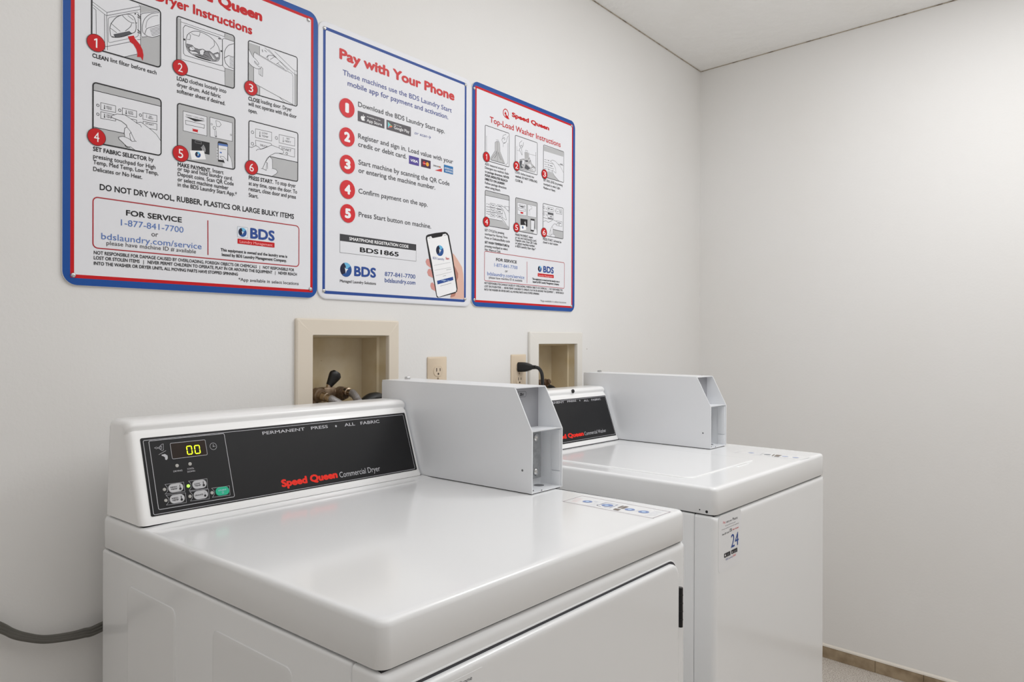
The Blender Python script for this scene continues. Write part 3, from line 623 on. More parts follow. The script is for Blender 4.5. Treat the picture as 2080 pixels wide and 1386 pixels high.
["step_caption#3","T","ink","touchpad to select Light,",332.48,423.17,391.42,7.32,0.006,0],
["step_caption#3","T","ink","Medium or Heavy.",332.55,396.35,379.59,7.29,0.006,0],
["step_caption#4","T","ink","SET CYCLE by pressing",54.83,140.96,215.04,6.64,0.016,0],
["step_caption#4","T","ink","touchpad for Normal, Perm",54.89,156,204.11,6.66,0.006,0],
["step_caption#4","T","ink","Press or Delicates/Bulky cycle",54.94,166.82,193.61,6.67,0.006,0],
["step_caption#4","T","ink","SET WASH TEMPERATURE by",55.02,164.6,180.44,6.67,0.026000000000000002,0],
["step_caption#4","T","ink","pressing touchpad to select",55.07,157.34,170.09,6.66,0.006,0],
["step_caption#4","T","ink","Hot, Warm or Cold.",55.13,124.68,159.88,6.62,0.006,0],
["step_caption#5","T","ink","MAKE PAYMENT. Insert",192.91,278.84,217.57,6.98,0.02,0],
["step_caption#5","T","ink","or tap and hold laundry card.",192.96,297.41,209.55,7,0.006,0],
["step_caption#5","T","ink","Deposit coins. Scan QR Code",193.01,299.22,201.31,7,0.006,0],
["step_caption#5","T","ink","or select machine number",193.06,289.22,192.47,6.99,0.006,0],
["step_caption#5","T","ink","in BDS Laundry Start App.*",193.11,293.04,183.43,6.99,0.006,0],
["step_caption#6","T","ink","PRESS START. Lid must be",330.99,430.09,219.06,7.33,0.016,0],
["step_caption#6","T","ink","closed to start washer.",331.05,413.17,209.64,7.31,0.006,0],
["disclaimer","T","ink","NOT RESPONSIBLE FOR DAMAGE CAUSED BY OVERLOADING, FOREIGN OBJECTS OR CHEMICALS   |   NOT RESPONSIBLE FOR",54.38,438.01,65.22,5.94,0.012,0],
["disclaimer","T","ink","LOST OR STOLEN ITEMS   |   NEVER PERMIT CHILDREN TO OPERATE, PLAY IN OR AROUND THE EQUIPMENT   |   NEVER REACH",54.43,444.45,56.15,5.94,0.012,0],
["disclaimer","T","ink","INTO THE WASHER OR DRYER UNITL ALL MOVING PARTS HAVE STOPPED SPINNING",54.47,312.35,46.99,5.82,0.012,0],
["footnote","T","dark","*App available in select locations",317.33,458.9,26.27,5.94,0,0],
["service_notice","R","red2",54.09,447.95,74.59,157.95,5,1.6],
["service_notice","L","red2",1.6,[250.22,144.79,250.62,79.71],0,0],
["service_notice","T","ink","FOR SERVICE",104.9,200.44,134.78,8.65,0.024,0],
["service_notice","T","blue2","1-877-841-7700",96.88,204.08,118,9.51,-0.008,0],
["service_notice","T","dark","or",145.89,158.4,105.16,7.93,-0.004,0],
["service_notice","T","blue2","bdslaundry.com/service",66.14,236.96,91.03,10.08,-0.008,0],
["service_notice","T","dark","please have machine ID # available",73.9,226.9,82.2,6.62,-0.002,0],
["service_notice","T","ink","This equipment is owned and the laundry area is",276.88,421.06,91.68,6.17,0.022,0],
["service_notice","T","ink","leased by BDS Laundry Management Company.",279.42,418.65,83.04,6.17,0.022,0],
["company_logo","G","x",314.9,127.64,9.46],
["company_logo","T","blue","BDS",332.92,388.93,118.12,20.46,0.036,0],
["company_logo","R","red",304.58,388.99,103.88,113.89,0.8,0],
["company_logo","T","pink","Laundry Management",308.68,383.66,105.47,5.55,0.012,0],
["instruction_pictogram#1","R","sign",54.95,162.55,415.74,514.57,4,0],
["instruction_pictogram#1","L","mid2",1,[60.45,485.37,61.3,415.15],0,0],
["instruction_pictogram#1","P","gray3",[98.65,474.8,103.38,478.35,116.1,481.03,119.33,475.55,121.07,452.26,140.63,424.08,140.64,421.49,78.58,420.98,78.55,425.53,98,450.7],0],
["instruction_pictogram#1","L","mid2",0.9,[78.58,421.49,78.55,425.53,98,450.7,97.87,474.13,103.38,478.35,115.3,480.86,119.01,475.48,121.07,452.26,140.62,425.11,140.64,421.49],0,0],
["instruction_pictogram#1","L","mid2",0.9,[108.14,479.35,109.57,422.32],0,0],
["instruction_pictogram#1","L","mid2",0.9,[102.75,449.62,101.99,444.36,81.68,424.11],0,0],
["instruction_pictogram#1","L","mid2",0.9,[114.67,450.98,116.3,446.18,135.75,424.19],0,0],
["instruction_pictogram#1","L","mid2",0.9,[103.35,482.94,114.49,483.97],0,0],
["instruction_pictogram#1","L","mid2",0.9,[156.65,485.42,156.17,425.97,148.82,419.91,140.65,420.97],0,0],
["instruction_pictogram#1","L","mid2",0.9,[135.44,478.91,134.69,468.94],0,0],
["instruction_pictogram#1","L","mid2",1.6,[78.58,420.98,140.65,421.18],0,0],
["instruction_pictogram#1","L","mid2",1.5,[95.76,428.86,104.86,440.84,105.12,451.12],0,0],
["instruction_pictogram#1","L","mid2",1.5,[124.41,429.26,114.73,440.74,113.09,448.62],0,0],
["instruction_pictogram#1","L","mid2",1,[148.31,508.59,135.3,502.65,132.12,493.7,128.92,487.86,137.06,480.28,148.43,486.82,151.66,495.81,158.18,506.58],1,0],
["instruction_pictogram#1","L","ink",1,[132.12,492.67,140.21,497.51,142.67,493.89,138.62,489.92],0,0],
["instruction_pictogram#1","L","ink",1,[135.43,479.94,143.55,483.71],0,0],
["instruction_pictogram#1","R","ink",54.95,162.55,415.74,514.57,4,1.5],
["number_badge#1","C","ink",60.04,425.41,14.61],
["number_badge#1","C","red",60.04,425.41,13.36],
["number_badge#1","1","white",60.08,417.95,14.91],
["instruction_pictogram#2","R","sign",191.04,300.12,416.44,515.69,4,0],
["instruction_pictogram#2","L","mid2",1,[198.72,484.6,199.73,417.54],0,0],
["instruction_pictogram#2","L","mid2",0.7,[200.83,472.97,212.1,472.7],0,0],
["instruction_pictogram#2","L","mid2",0.7,[258.06,473.25,290.7,474.08],0,0],
["instruction_pictogram#2","L","mid2",1.2,[292.37,485.55,292.71,430.55,286.25,422.19,208.31,419.1],0,0],
["instruction_pictogram#2","P","gray3",[235.93,474.27,245.35,477.45,256.99,474.6,258.17,455.4,237.12,451.36],0],
["instruction_pictogram#2","L","mid2",0.7,[236.56,474.14,237.33,451.4],0,0],
["instruction_pictogram#2","L","mid2",0.7,[240.75,474.98,241.51,452.2],0,0],
["instruction_pictogram#2","L","mid2",0.7,[245.36,475.9,246.13,453.09],0,0],
["instruction_pictogram#2","L","mid2",0.7,[250.63,476.95,251.4,454.1],0,0],
["instruction_pictogram#2","L","mid2",0.7,[256.97,478.22,257.75,455.32],0,0],
["instruction_pictogram#2","L","mid2",0.8,[241.16,476.6,241.13,481.49,250.6,481.73,250.63,477.21],0,0],
["instruction_pictogram#2","P","gray3",[210.21,444.93,230.85,452.72,258.13,461.87,271.04,444.85,290.5,436.7,288.41,423.88,212.41,419.85],0],
["instruction_pictogram#2","P","mid2",[210.24,439.84,218.44,446.5,224.65,445.13,220.6,430.29,231.01,425.81,216.52,421.87],0],
["instruction_pictogram#2","P","mid2",[241.38,439.3,251.93,436.1,264.71,430.68,252.01,423.19,235.18,425.29],0],
["instruction_pictogram#2","P","mid2",[237.13,450.08,251.83,452.89,253.98,448.13,241.34,445.73],0],
["instruction_pictogram#2","P","sign",[251.9,441.27,266.77,442.75,271.1,434.45,260.41,436.38],0],
["instruction_pictogram#2","P","sign",[226.71,448.08,235.04,449.68,233.01,439.02,224.71,436.18],0],
["instruction_pictogram#2","P","sign",[266.83,432.37,286.18,433.3,286.23,425.46,271.15,426.65],0],
["instruction_pictogram#2","L","ink",1,[212.25,446.59,230.85,452.72,237.14,447.51],0,0],
["instruction_pictogram#2","L","ink",1,[253.93,455.88,260.26,462.28,271.04,444.85,288.32,437.62],0,0],
["instruction_pictogram#2","L","ink",1,[266.85,429.77,279.67,438.64,290.51,435.4],0,0],
["instruction_pictogram#2","L","ink",1,[222.64,435.79,233.05,432.6],0,0],
["instruction_pictogram#2","L","ink",1,[271.13,429.25,279.73,428.21],0,0],
["instruction_pictogram#2","L","ink",1,[256.11,445.94,266.69,455.73],0,0],
["instruction_pictogram#2","L","mid2",1,[223.25,506.29,211.95,497.52,211.6,487.25,218.21,484.78,210.02,476.74,223.51,462.83],0,0],
["instruction_pictogram#2","L","mid2",1,[230.54,502.7,229.56,493.52,221.32,482.86,224.13,462.95],0,0],
["instruction_pictogram#2","L","ink",1,[214.07,487.76,222.3,492.02,224.4,487.33],0,0],
["instruction_pictogram#2","R","ink",191.04,300.12,416.44,515.69,4,1.5],
["number_badge#2","C","ink",196.84,424.8,14.78],
["number_badge#2","C","red",196.84,424.8,13.46],
["number_badge#2","T","white","2",190.15,203.66,417.29,15.02,0,0],
["instruction_pictogram#3","R","sign",331.85,441.87,417,516.39,4,0],
["instruction_pictogram#3","P","gray",[332.98,513.6,440.22,515.79,438.89,499.69,333.75,497.81],0],
["instruction_pictogram#3","P","gray",[333.47,436.6,380.03,436.9,422.26,417.3,333.6,416.02],0],
["instruction_pictogram#3","L","ink",1,[336.65,464.46,386.77,465.85],0,0],
["instruction_pictogram#3","L","ink",1,[337.85,450.97,388.03,451.19],0,0],
["instruction_pictogram#3","L","ink",1,[407.75,470.45,439.8,470.94],0,0],
["instruction_pictogram#3","L","mid2",1.6,[337.72,471.32,343.34,471.6],0,0],
["instruction_pictogram#3","L","mid2",1.6,[347.85,472.19,351.24,472.31],0,0],
["instruction_pictogram#3","L","ink",2.2,[355.77,472.37,361.45,472.38],0,0],
["instruction_pictogram#3","L","mid2",1.6,[337.81,457.36,343.43,457.61],0,0],
["instruction_pictogram#3","L","mid2",1.6,[347.93,458.18,351.33,458.28],0,0],
["instruction_pictogram#3","L","ink",2.2,[355.86,458.32,361.54,458.31],0,0],
["instruction_pictogram#3","L","mid2",1.6,[337.9,444.06,343.51,444.28],0,0],
["instruction_pictogram#3","L","mid2",1.6,[348.02,444.84,351.41,444.92],0,0],
["instruction_pictogram#3","L","ink",2.2,[355.94,444.94,361.63,444.91],0,0],
["instruction_pictogram#3","L","ink",2,[366.11,457.95,379.89,458.21],0,0],
["instruction_pictogram#3","L","ink",2,[421.89,473.78,436.19,473.71],0,0],
["instruction_pictogram#3","L","mid2",0.8,[359.36,443.96,377.67,443.91,377.71,438.51,359.4,437.93],0,1],
["instruction_pictogram#3","P","sign",[368.3,472.48,379.76,478.04,396,476.4,424.33,463.96,439.95,448.93,441.36,417.77,417.53,416.91,389.32,430.43,377.69,441.88,379.97,445.67,398.58,439.52,397.32,453.56,386.78,465.17],0],
["instruction_pictogram#3","L","ink",0.9,[417.53,416.91,389.32,430.43,377.69,441.88,379.97,445.67,398.58,439.52,397.32,453.56,386.78,465.17,368.3,472.48,379.76,478.04,396,476.4,424.33,463.96,439.95,448.93],0,0],
["instruction_pictogram#3","R","ink",331.85,441.87,417,516.39,4,1.5],
["number_badge#3","C","ink",336.39,425.42,15.2],
["number_badge#3","C","red",336.39,425.42,13.82],
["number_badge#3","T","white","3",329.18,343.74,417.71,15.42,0,0],
["instruction_pictogram#4","R","sign",55.64,163.61,231.84,330.58,4,0],
["instruction_pictogram#4","P","gray",[55.95,328.76,163.33,330.16,163.4,318.16,56.01,316.72],0],
["instruction_pictogram#4","P","gray",[56.36,253,133.49,253.26,146.55,245.57,163.86,239.36,163.9,232.26,56.47,233.93],0],
["instruction_pictogram#4","L","ink",1.1,[56.01,316.72,163.4,317.85],0,0],
["instruction_pictogram#4","L","ink",1,[68.66,252.89,133.49,253.26],0,0],
["instruction_pictogram#4","L","mid2",0.9,[77.71,297.29,99.33,297.7,98.92,286.62,77.77,286.67],0,1],
["instruction_pictogram#4","L","mid2",0.9,[77.8,281.61,98.95,282.03,99,272.34,77.85,272],0,1],
["instruction_pictogram#4","L","mid2",0.9,[77.87,268.46,99.02,268.27,99.07,260.11,77.92,259.86],0,1],
["instruction_pictogram#4","L","mid2",0.9,[109.16,297.79,130.81,297.82,130.87,286.99,109.22,286.53],0,1],
["instruction_pictogram#4","L","mid2",0.9,[109.24,283.46,133.31,284.23,132.56,273.8,109.3,273.74],0,1],
["instruction_pictogram#4","L","mid2",0.9,[109.32,269.65,131.77,270.08,130.21,261.1,109.37,260.44],0,1],
["instruction_pictogram#4","L","mid2",0.9,[141.35,297.78,162.69,298.74,162.75,288.3,152.87,286.94],0,1],
["instruction_pictogram#4","L","ink",1.2,[60.78,285.26,98.92,286.11],0,0],
["instruction_pictogram#4","L","ink",1.2,[101.3,285.42,126.84,285.91],0,0],
["instruction_pictogram#4","L","ink",1.2,[60.86,271.19,133.37,274.42],0,0],
["instruction_pictogram#4","P","ink",[80.84,294.71,84.74,294.77,82.73,291.23],0],
["instruction_pictogram#4","L","ink",1.6,[86.31,292.46,94.94,292.58],0,0],
["instruction_pictogram#4","L","mid2",1.8,[62.28,293.03,65.35,293.17],0,0],
["instruction_pictogram#4","L","mid2",2.2,[69.98,292.83,73.39,292.92],0,0],
["instruction_pictogram#4","L","mid2",1.8,[103.63,293.41,106.8,293.25],0,0],
["instruction_pictogram#4","L","ink",1.8,[113.17,293.75,125.19,293.82],0,0],
["instruction_pictogram#4","P","ink",[80.92,279.52,84.82,279.55,82.81,276.03],0],
["instruction_pictogram#4","L","ink",1.6,[86.4,277.23,95.03,277.31],0,0],
["instruction_pictogram#4","L","mid2",1.8,[62.36,277.94,65.44,278.07],0,0],
["instruction_pictogram#4","L","mid2",2.2,[70.07,277.7,73.47,277.77],0,0],
["instruction_pictogram#4","L","mid2",1.8,[103.71,278.09,106.89,277.92],0,0],
["instruction_pictogram#4","L","ink",1.8,[113.25,278.38,125.27,278.38],0,0],
["instruction_pictogram#4","P","ink",[81.77,266.46,85.68,266.47,83.66,262.96],0],
["instruction_pictogram#4","L","ink",1.6,[86.47,264.04,95.1,264.07],0,0],
["instruction_pictogram#4","L","mid2",1.8,[62.43,264.86,65.51,264.98],0,0],
["instruction_pictogram#4","L","mid2",2.2,[70.14,264.59,73.54,264.64],0,0],
["instruction_pictogram#4","L","mid2",1.8,[103.79,264.82,106.96,264.62],0,0],
["instruction_pictogram#4","L","ink",1.8,[113.33,265.06,125.35,265],0,0],
["instruction_pictogram#4","P","sign",[123.58,293.18,134.87,295.82,146.28,292.25,163.61,282.16,163.86,239.88,149.83,244.94,141.62,252.22,129.4,260.99,131.81,264.4,146.48,257.82,150.56,259.38,146.39,272.55,136.55,285.71],0],
["instruction_pictogram#4","L","ink",0.9,[149.83,244.94,141.62,252.22,129.4,260.99,131.81,264.4,146.48,257.82,150.56,259.38,146.39,272.55,136.55,285.71,123.58,293.18,134.87,295.82,146.28,292.25,163.61,282.16],0,0],
["instruction_pictogram#4","R","ink",55.64,163.61,231.84,330.58,4,1.5],
["number_badge#4","C","ink",60.84,241.81,14.63],
["number_badge#4","C","red",60.84,241.81,13.38],
["number_badge#4","T","white","4",54.5,67.28,234.35,14.93,0,0],
["instruction_pictogram#5","R","gray",193.42,300.96,232.31,330.77,4,0],
["instruction_pictogram#5","P","sign",[202.14,317.73,246.2,318.82,245.53,283.24,203.21,282.4],0],
["instruction_pictogram#5","L","mid2",0.8,[202.14,317.73,246.2,318.82,245.53,283.24,203.21,282.4],0,1],
["instruction_pictogram#5","P","ink",[206.45,309.14,242.4,309.68,225.37,305.45],0],
["instruction_pictogram#5","T","ink","INSERT CARD HERE",208.15,240.64,310.95,2.77,0.03,0],
["instruction_pictogram#5","L","ink",0.9,[206.49,302.46,241.39,302.77,241.43,296.33,206.54,295.57],0,1],
["instruction_pictogram#5","P","red",[216.83,291.89,231,292.01,229.81,286.83,217.72,286.69],0],
["instruction_pictogram#5","P","sign",[252.35,318.63,296.18,319.5,295.49,283.85,253.45,283.21],0],
["instruction_pictogram#5","L","mid2",0.8,[252.35,318.63,296.18,319.5,295.49,283.85,253.45,283.21],0,1],
["instruction_pictogram#5","L","mid2",0.7,[264.76,315.56,272.79,314.53,272.83,307.48,265.7,307.03,262.18,302.21,263.16,286.12],0,0],
["instruction_pictogram#5","O","mid2",261.29,302.09,1.51,0.7],
["instruction_pictogram#5","P","ink",[216.96,271.47,251.75,272.75,251,250.57,217.94,251.36],0],
["instruction_pictogram#5","P","gray3",[236.05,262.16,240.38,266.99,243.93,258.85,241.33,255.3],0],
["instruction_pictogram#5","P","white",[216.21,251.68,243.08,254.45,245.27,240.73,217.17,235.3],0],
["instruction_pictogram#5","G","x",228.33,246.22,4.06],
["instruction_pictogram#5","P","ink",[266.77,277.39,287.38,278.43,287.58,245.72,280.42,239.43,267,240.04],0],
["instruction_pictogram#5","P","sign",[268.58,272.75,285.61,272.96,284.35,244.25,268.76,244.04],0],
["instruction_pictogram#5","P","sign",[287.56,250.08,296.63,246.78,300.36,232.98,278.66,233.79,284.9,242.13],0],
["instruction_pictogram#5","R","ink",193.42,300.96,232.31,330.77,4,1.5],
["number_badge#5","C","ink",197.45,242.06,14.79],
["number_badge#5","C","red",197.45,242.06,13.47],
["number_badge#5","T","white","5",190.75,204.27,234.54,15.04,0,0],
["instruction_pictogram#6","R","sign",330.66,440.32,234.23,333.48,4,0],
["instruction_pictogram#6","P","gray",[383.55,258.71,439.49,257.87,440.25,234.65,394.34,235.1,395.26,242.56,382.68,244.53],0],
["instruction_pictogram#6","L","ink",1.6,[383.55,258.71,439.49,257.64],0,0],
["instruction_pictogram#6","L","mid2",0.9,[355.44,326.28,386,326.68,386.09,313.72,355.52,313.46],0,1],
["instruction_pictogram#6","L","mid2",0.9,[355.6,301.74,386.16,302.45,386.23,292.31,355.66,292.82],0,1],
["instruction_pictogram#6","L","mid2",0.9,[400.55,327.03,433.04,327,433.14,312.7,400.65,311.18],0,1],
["instruction_pictogram#6","L","mid2",0.9,[400.8,287.96,433.3,288.66,433.4,273.78,401.88,272.79],0,1],
["instruction_pictogram#6","P","mid2",[355.55,309.55,386.11,309.78,386.15,303.58,355.59,302.86],0],
["instruction_pictogram#6","P","mid",[355.66,292.26,386.23,292.08,382.39,288.99,359.48,287.73],0],
["instruction_pictogram#6","P","ink",[357.35,323.2,364.95,323.15,361.57,316.53],0],
["instruction_pictogram#6","L","ink",2,[369.73,320.46,382.19,320.51],0,0],
["instruction_pictogram#6","L","ink",2,[367.02,297.11,380.41,297.41],0,0],
["instruction_pictogram#6","L","ink",1.6,[417.23,322.3,429.1,322.11],0,0],
["instruction_pictogram#6","L","ink",1.6,[419.24,317.11,429.13,316.85],0,0],
["instruction_pictogram#6","P","ink",[405.49,317.5,411.35,319.44,411.37,316.6],0],
["instruction_pictogram#6","L","ink",2,[411.59,283.08,427.38,283],0,0],
["instruction_pictogram#6","C","ink",416.94,277.14,1.82],
["instruction_pictogram#6","O","mid2",348.88,319.22,2.67,0.8],
["instruction_pictogram#6","O","mid2",395.73,319,2.71,0.8],
["instruction_pictogram#6","O","mid2",349.95,299.87,2.67,0.8],
["instruction_pictogram#6","L","ink",1,[332.1,309.12,355.55,309.55],0,0],
["instruction_pictogram#6","L","ink",1,[332.23,289.2,359.47,288.84],0,0],
["instruction_pictogram#6","O","mid2",335.75,321.27,3.99,1],
["instruction_pictogram#6","O","mid2",335.88,301.32,3.99,1],
["instruction_pictogram#6","P","sign",[332.31,276.69,346.3,281.58,357.65,277.44,370.93,282.47,384.32,289.24,403.74,285.5,411.6,281.94,405.75,277.8,390.19,277.01,378.69,267.7,369.2,255.33,361.68,239.9,371.22,237.61,378.85,242.96,394.29,242.45,394.34,235.1,332.57,234.4],0],
["instruction_pictogram#6","L","ink",0.9,[332.31,276.69,346.3,281.58,357.65,277.44,370.93,282.47,384.32,289.24,403.74,285.5,411.6,281.94,405.75,277.8,390.19,277.01,378.69,267.7,369.2,255.33,361.68,239.9,371.22,237.61,378.85,242.96,394.29,242.45,394.34,235.1],0,0],
["instruction_pictogram#6","L","ink",0.8,[378.69,267.7,383.54,261.53,383.65,244.63],0,0],
["instruction_pictogram#6","L","mid2",1.2,[371.1,255.56,373.12,240.07],0,0],
["instruction_pictogram#6","R","ink",330.66,440.32,234.23,333.48,4,1.5],
["number_badge#6","C","ink",335.48,242.98,15.21],
["number_badge#6","C","red",335.48,242.98,13.82],
["number_badge#6","T","white","6",328.27,342.83,235.27,15.43,0,0]],
'D':[
["cycle_legend","T","silver","PERMANENT   PRESS",215.23,358.44,111.35,5.82,0.012,0],
["cycle_legend","C","silver",377.62,113.12,2.1],
["cycle_legend","T","silver","ALL   FABRIC",398.43,488.46,110.56,6.32,0.012,0],
["brand_lettering","T","neon","Speed Queen",234.96,358.46,10.98,14.07,0.055,0],
["brand_lettering","T","silver","Commercial Dryer",363.1,464.04,10.56,10.85,0,0],
["lamp_legend","T","silver","DRYING",44.57,59.47,65.2,2.62,0.012,0],
["lamp_legend","T","silver","COOL",67.99,79.64,66.21,2.65,0.012,0],
["lamp_legend","T","silver","DOWN",67.44,80.16,61.48,2.65,0.012,0],
["clock_symbol","O","silver",118.84,100.61,5.93,0.55],
["clock_symbol","L","silver",0.55,[118.84,100.61,119.33,104.78],0,0],
["clock_symbol","L","silver",0.55,[118.84,100.61,122.92,100.35],0,0],
["clock_symbol","C","silver",118.84,100.61,0.89],
["insert_symbol","L","silver",0.5,[19.98,108.97,23.32,110.02,25.83,108.31,22.9,107.03],0,1],
["insert_symbol","L","silver",0.5,[25.79,108.03,32.6,113.75,34.95,113.98,33.97,104.05,31.54,103.18],0,1],
["insert_symbol","L","silver",0.5,[28.09,108.05,31.28,111.03,31.65,107.17,29.56,105.5],0,1],
["insert_symbol","L","silver",0.5,[25.13,97.01,37.74,102.46],0,0],
["insert_symbol","P","silver",[29.65,96.46,35.27,97.03,39,93.91,38.77,89.17,36.56,86.78,34.39,87.81,34.48,91.6,32.03,93.8,29.83,94.54],0],
["printed_border","R","silver",3.83,557.24,2.23,122.85,2.5,0.9],
["printed_border","R","silver",12.53,142.07,8.97,121.1,2.5,0.9],
["printed_border","L","silver",0.45,[28.06,47.48,58.77,46.86,58.25,31.19,25.81,32.04,30.47,35.75,30.95,42.19],0,1],
["printed_border","L","silver",0.45,[66.95,47.18,98.75,46.8,97.2,30.1,65.44,31.39,69.57,36.28,69.66,42.95],0,1],
["printed_border","L","silver",0.45,[27.13,29.79,58.85,28.92,58.1,13.02,25.48,14.19,30.07,18.67,30.66,24.58],0,1],
["printed_border","L","silver",0.45,[66.13,29.67,98.34,29.15,97.12,12.71,64.96,14.23,69.29,19.19,69.7,24.83],0,1],
["printed_border","L","silver",0.45,[103.92,29.55,136.09,28.86,134.35,13,102.86,14.19,107.24,19.3,107.62,24.59],0,1]],
'E':[
["cycle_legend","T","silver","ALL   FABRIC",366.86,454.55,116.17,5.8,0.012,0],
["cycle_legend","C","silver",347.8,118.64,2.09],
["cycle_legend","T","silver","PERMANENT   PRESS",173.24,329.74,118.81,5.49,0.012,0],
["brand_lettering","T","neon","Speed Queen",175.07,323.79,14.11,13.11,0.055,0],
["brand_lettering","T","silver","Commercial Washer",327.94,437.47,14.59,10.22,0,0]],
'F':[
["border","L","mauve",0.9,[590.75,-529.48,653.95,-527.37,647.38,-717.05,587.35,-716.49],0,1],
["print","C","label_blue",619.88,-563.56,9],
["print","C","pale",619.88,-563.56,3.6],
["print","C","label_blue",616.09,-655.22,9],
["print","C","pale",616.09,-655.22,3.6],
["print","C","label_blue",616.64,-682.58,9.5],
["print","C","pale",616.64,-682.58,3.8000000000000003],
["print","C","label_blue",618.01,-607.86,10.5],
["print","C","pale",617.01,-606.86,4],
["print","L","ink",0.8,[617.77,-594.42,636.11,-594.11,634.24,-601.48],0,0],
["print","L","ink",0.8,[611.07,-590.64,602.55,-596.31,601.99,-604.81],0,0],
["print","L","blue",0.8,[600.78,-610.98,602.05,-622.16,633.52,-620.19,635.13,-600.91],0,0],
["print","L","blue",0.8,[605.94,-594.06,634.84,-594.24],0,0],
["print","P","brownbar",[614.28,-630.92,633.14,-629.76,633.23,-633.68,613.13,-635.58],0],
["print","P","brownbar",[613.41,-637.38,633.49,-635.5,633.28,-642.86,612.91,-644.22],0],
["print","P","brownbar",[595.76,-633.42,607,-631.55,607.82,-642.81,594.67,-644.52],0],
["print","L","rose",0.5,[601.65,-540.32,604.64,-551.77],0,0],
["print","L","pale2",0.6,[593.87,-580.26,595.34,-595.69],0,0],
["print","L","pale2",0.6,[595.21,-696.48,608.02,-711.16],0,0],
["print","L","rose",0.5,[610.63,-536.77,612.68,-549.68],0,0],
["print","L","pale2",0.6,[605.48,-576.47,606.89,-592.06],0,0],
["print","L","pale2",0.6,[605.27,-695.6,619,-709.92],0,0],
["print","L","rose",0.5,[619.74,-533.18,620.8,-547.57],0,0],
["print","L","pale2",0.6,[617.3,-572.61,618.63,-588.36],0,0],
["print","L","pale2",0.6,[615.48,-694.71,630.13,-708.66],0,0],
["print","L","rose",0.5,[628.96,-529.53,629.02,-545.43],0,0],
["print","L","pale2",0.6,[629.32,-568.69,630.59,-584.6],0,0],
["print","L","pale2",0.6,[625.82,-693.8,641.43,-707.39],0,0],
["print","L","pale2",0.6,[629.09,-571.66,627.07,-581.38],0,0],
["print","L","pale2",0.6,[608.67,-669.89,622.09,-670.83],0,0]],
'G':[
["border","L","pale3",0.9,[493.22,-525.42,548.96,-528.27,552.05,-719.24,493,-718.61],0,1],
["print","C","pale2",518.13,-561.23,8],
["print","C","pale2",520.02,-653.52,8],
["print","C","pale2",518.76,-682.25,8],
["print","C","gray2",517.71,-606.58,9],
["print","L","mid2",0.9,[501.03,-593.67,532.41,-589.42],0,0],
["print","P","brownbar",[503.33,-623.37,534.78,-617.37,534.53,-620.88,503.58,-627.31],0],
["print","P","brownbar",[501.28,-630.93,532.58,-625.06,532.52,-639.94,501.21,-642.98],0],
["print","L","pale2",0.5,[504.83,-578.91,506.34,-589.35],0,0],
["print","L","pale2",0.5,[516.83,-576.53,518.31,-587.04],0,0],
["print","L","pale2",0.5,[528.95,-574.13,530.4,-584.7],0,0]],
'H':[
["print","T","rose","Pay",33.82,45.58,223.24,5.09,0,0],
["print","T","grayink","with your",48.65,76.24,222.5,4.55,0,0],
["print","T","grayink","Phone",78.95,103.87,222.24,5.81,0,0],
["print","T","grayink","Tap Scan and Pay from your phone",43.25,94.02,216.41,1.98,0,0],
["print","T","grayink","To start machine and use this equipment",27.05,109.78,210.82,1.98,0,0],
["print","T","grayink","Scan QR Code",29.3,62.14,199.63,3.53,0.01,0],
["print","T","ink","OR",64.36,76.24,200.19,6.75,-0.006,0],
["print","T","coral","Enter Number",78.93,109.42,201.26,3.21,0.01,0],
["print","T","blue","24",71.86,109.1,164.96,28.06,-0.012,0],
["print","P","ink",[39.01,159.19,68.11,159.34,68.88,150.26,39.53,150.48],0],
["print","P","ink",[73.27,159.23,102.2,159.63,102.98,150.41,73.8,151.18],0],
["print","C","white",44.5,154.87,2.16],
["print","P","white",[77.13,155.93,77.16,152.94,81.67,154.46],0],
["print","L","gray2",0.6,[51.51,155.5,63.69,155.34],0,0],
["print","L","gray2",0.7,[51.54,153.04,63.72,152.87],0,0],
["print","L","gray2",0.6,[85.07,154.73,98.79,154.82],0,0],
["print","L","gray2",0.7,[85.09,152.73,98.81,152.81],0,0],
["print","T","slate","BDS Laundry",47.24,79.52,143.48,3.76,0,0],
["print","T","rose","START",80.64,96.14,143.69,3.81,0.02,0]],
'I':[
["print","T","rose","Pay",75.52,83.24,215.31,4.81,0,0],
["print","T","grayink","with your",84.35,103.22,214.83,4.87,0,0],
["print","T","grayink","Phone",104.76,128.76,213.36,4.69,0,0]],
}
ART['PADS']=[["display_screen", "", 75.8, 100.33, 60.13, 26.45], ["display_digit", "0", 76.44, 98.67, 9.76, 15.39], ["display_digit", "0", 89.98, 98.39, 9.92, 15.32], ["indicator_lamp", "", 51.92, 75.37, 5.73, 5.73], ["indicator_lamp", "", 73.78, 75.41, 5.86, 5.86], ["indicator_lamp", "", 25.99, 39.52, 5.26, 5.26], ["indicator_lamp", "on", 65.24, 39.32, 5.46, 5.46], ["indicator_lamp", "", 25.67, 21.71, 5.23, 5.23], ["indicator_lamp", "", 65.4, 21.91, 5.44, 5.44], ["indicator_lamp", "", 103.44, 21.85, 5.63, 5.63], ["touch_button", "HIGH TEMP", 44.44, 39.47, 24.6, 13.78], ["touch_button", "LOW TEMP", 84.16, 39.34, 24.38, 14.13], ["touch_button", "MED TEMP", 44.06, 21.45, 24.23, 13.67], ["touch_button", "DELICATES", 83.76, 21.62, 24.49, 14.01], ["touch_button", "START", 121.92, 21.86, 24.44, 14.35]]
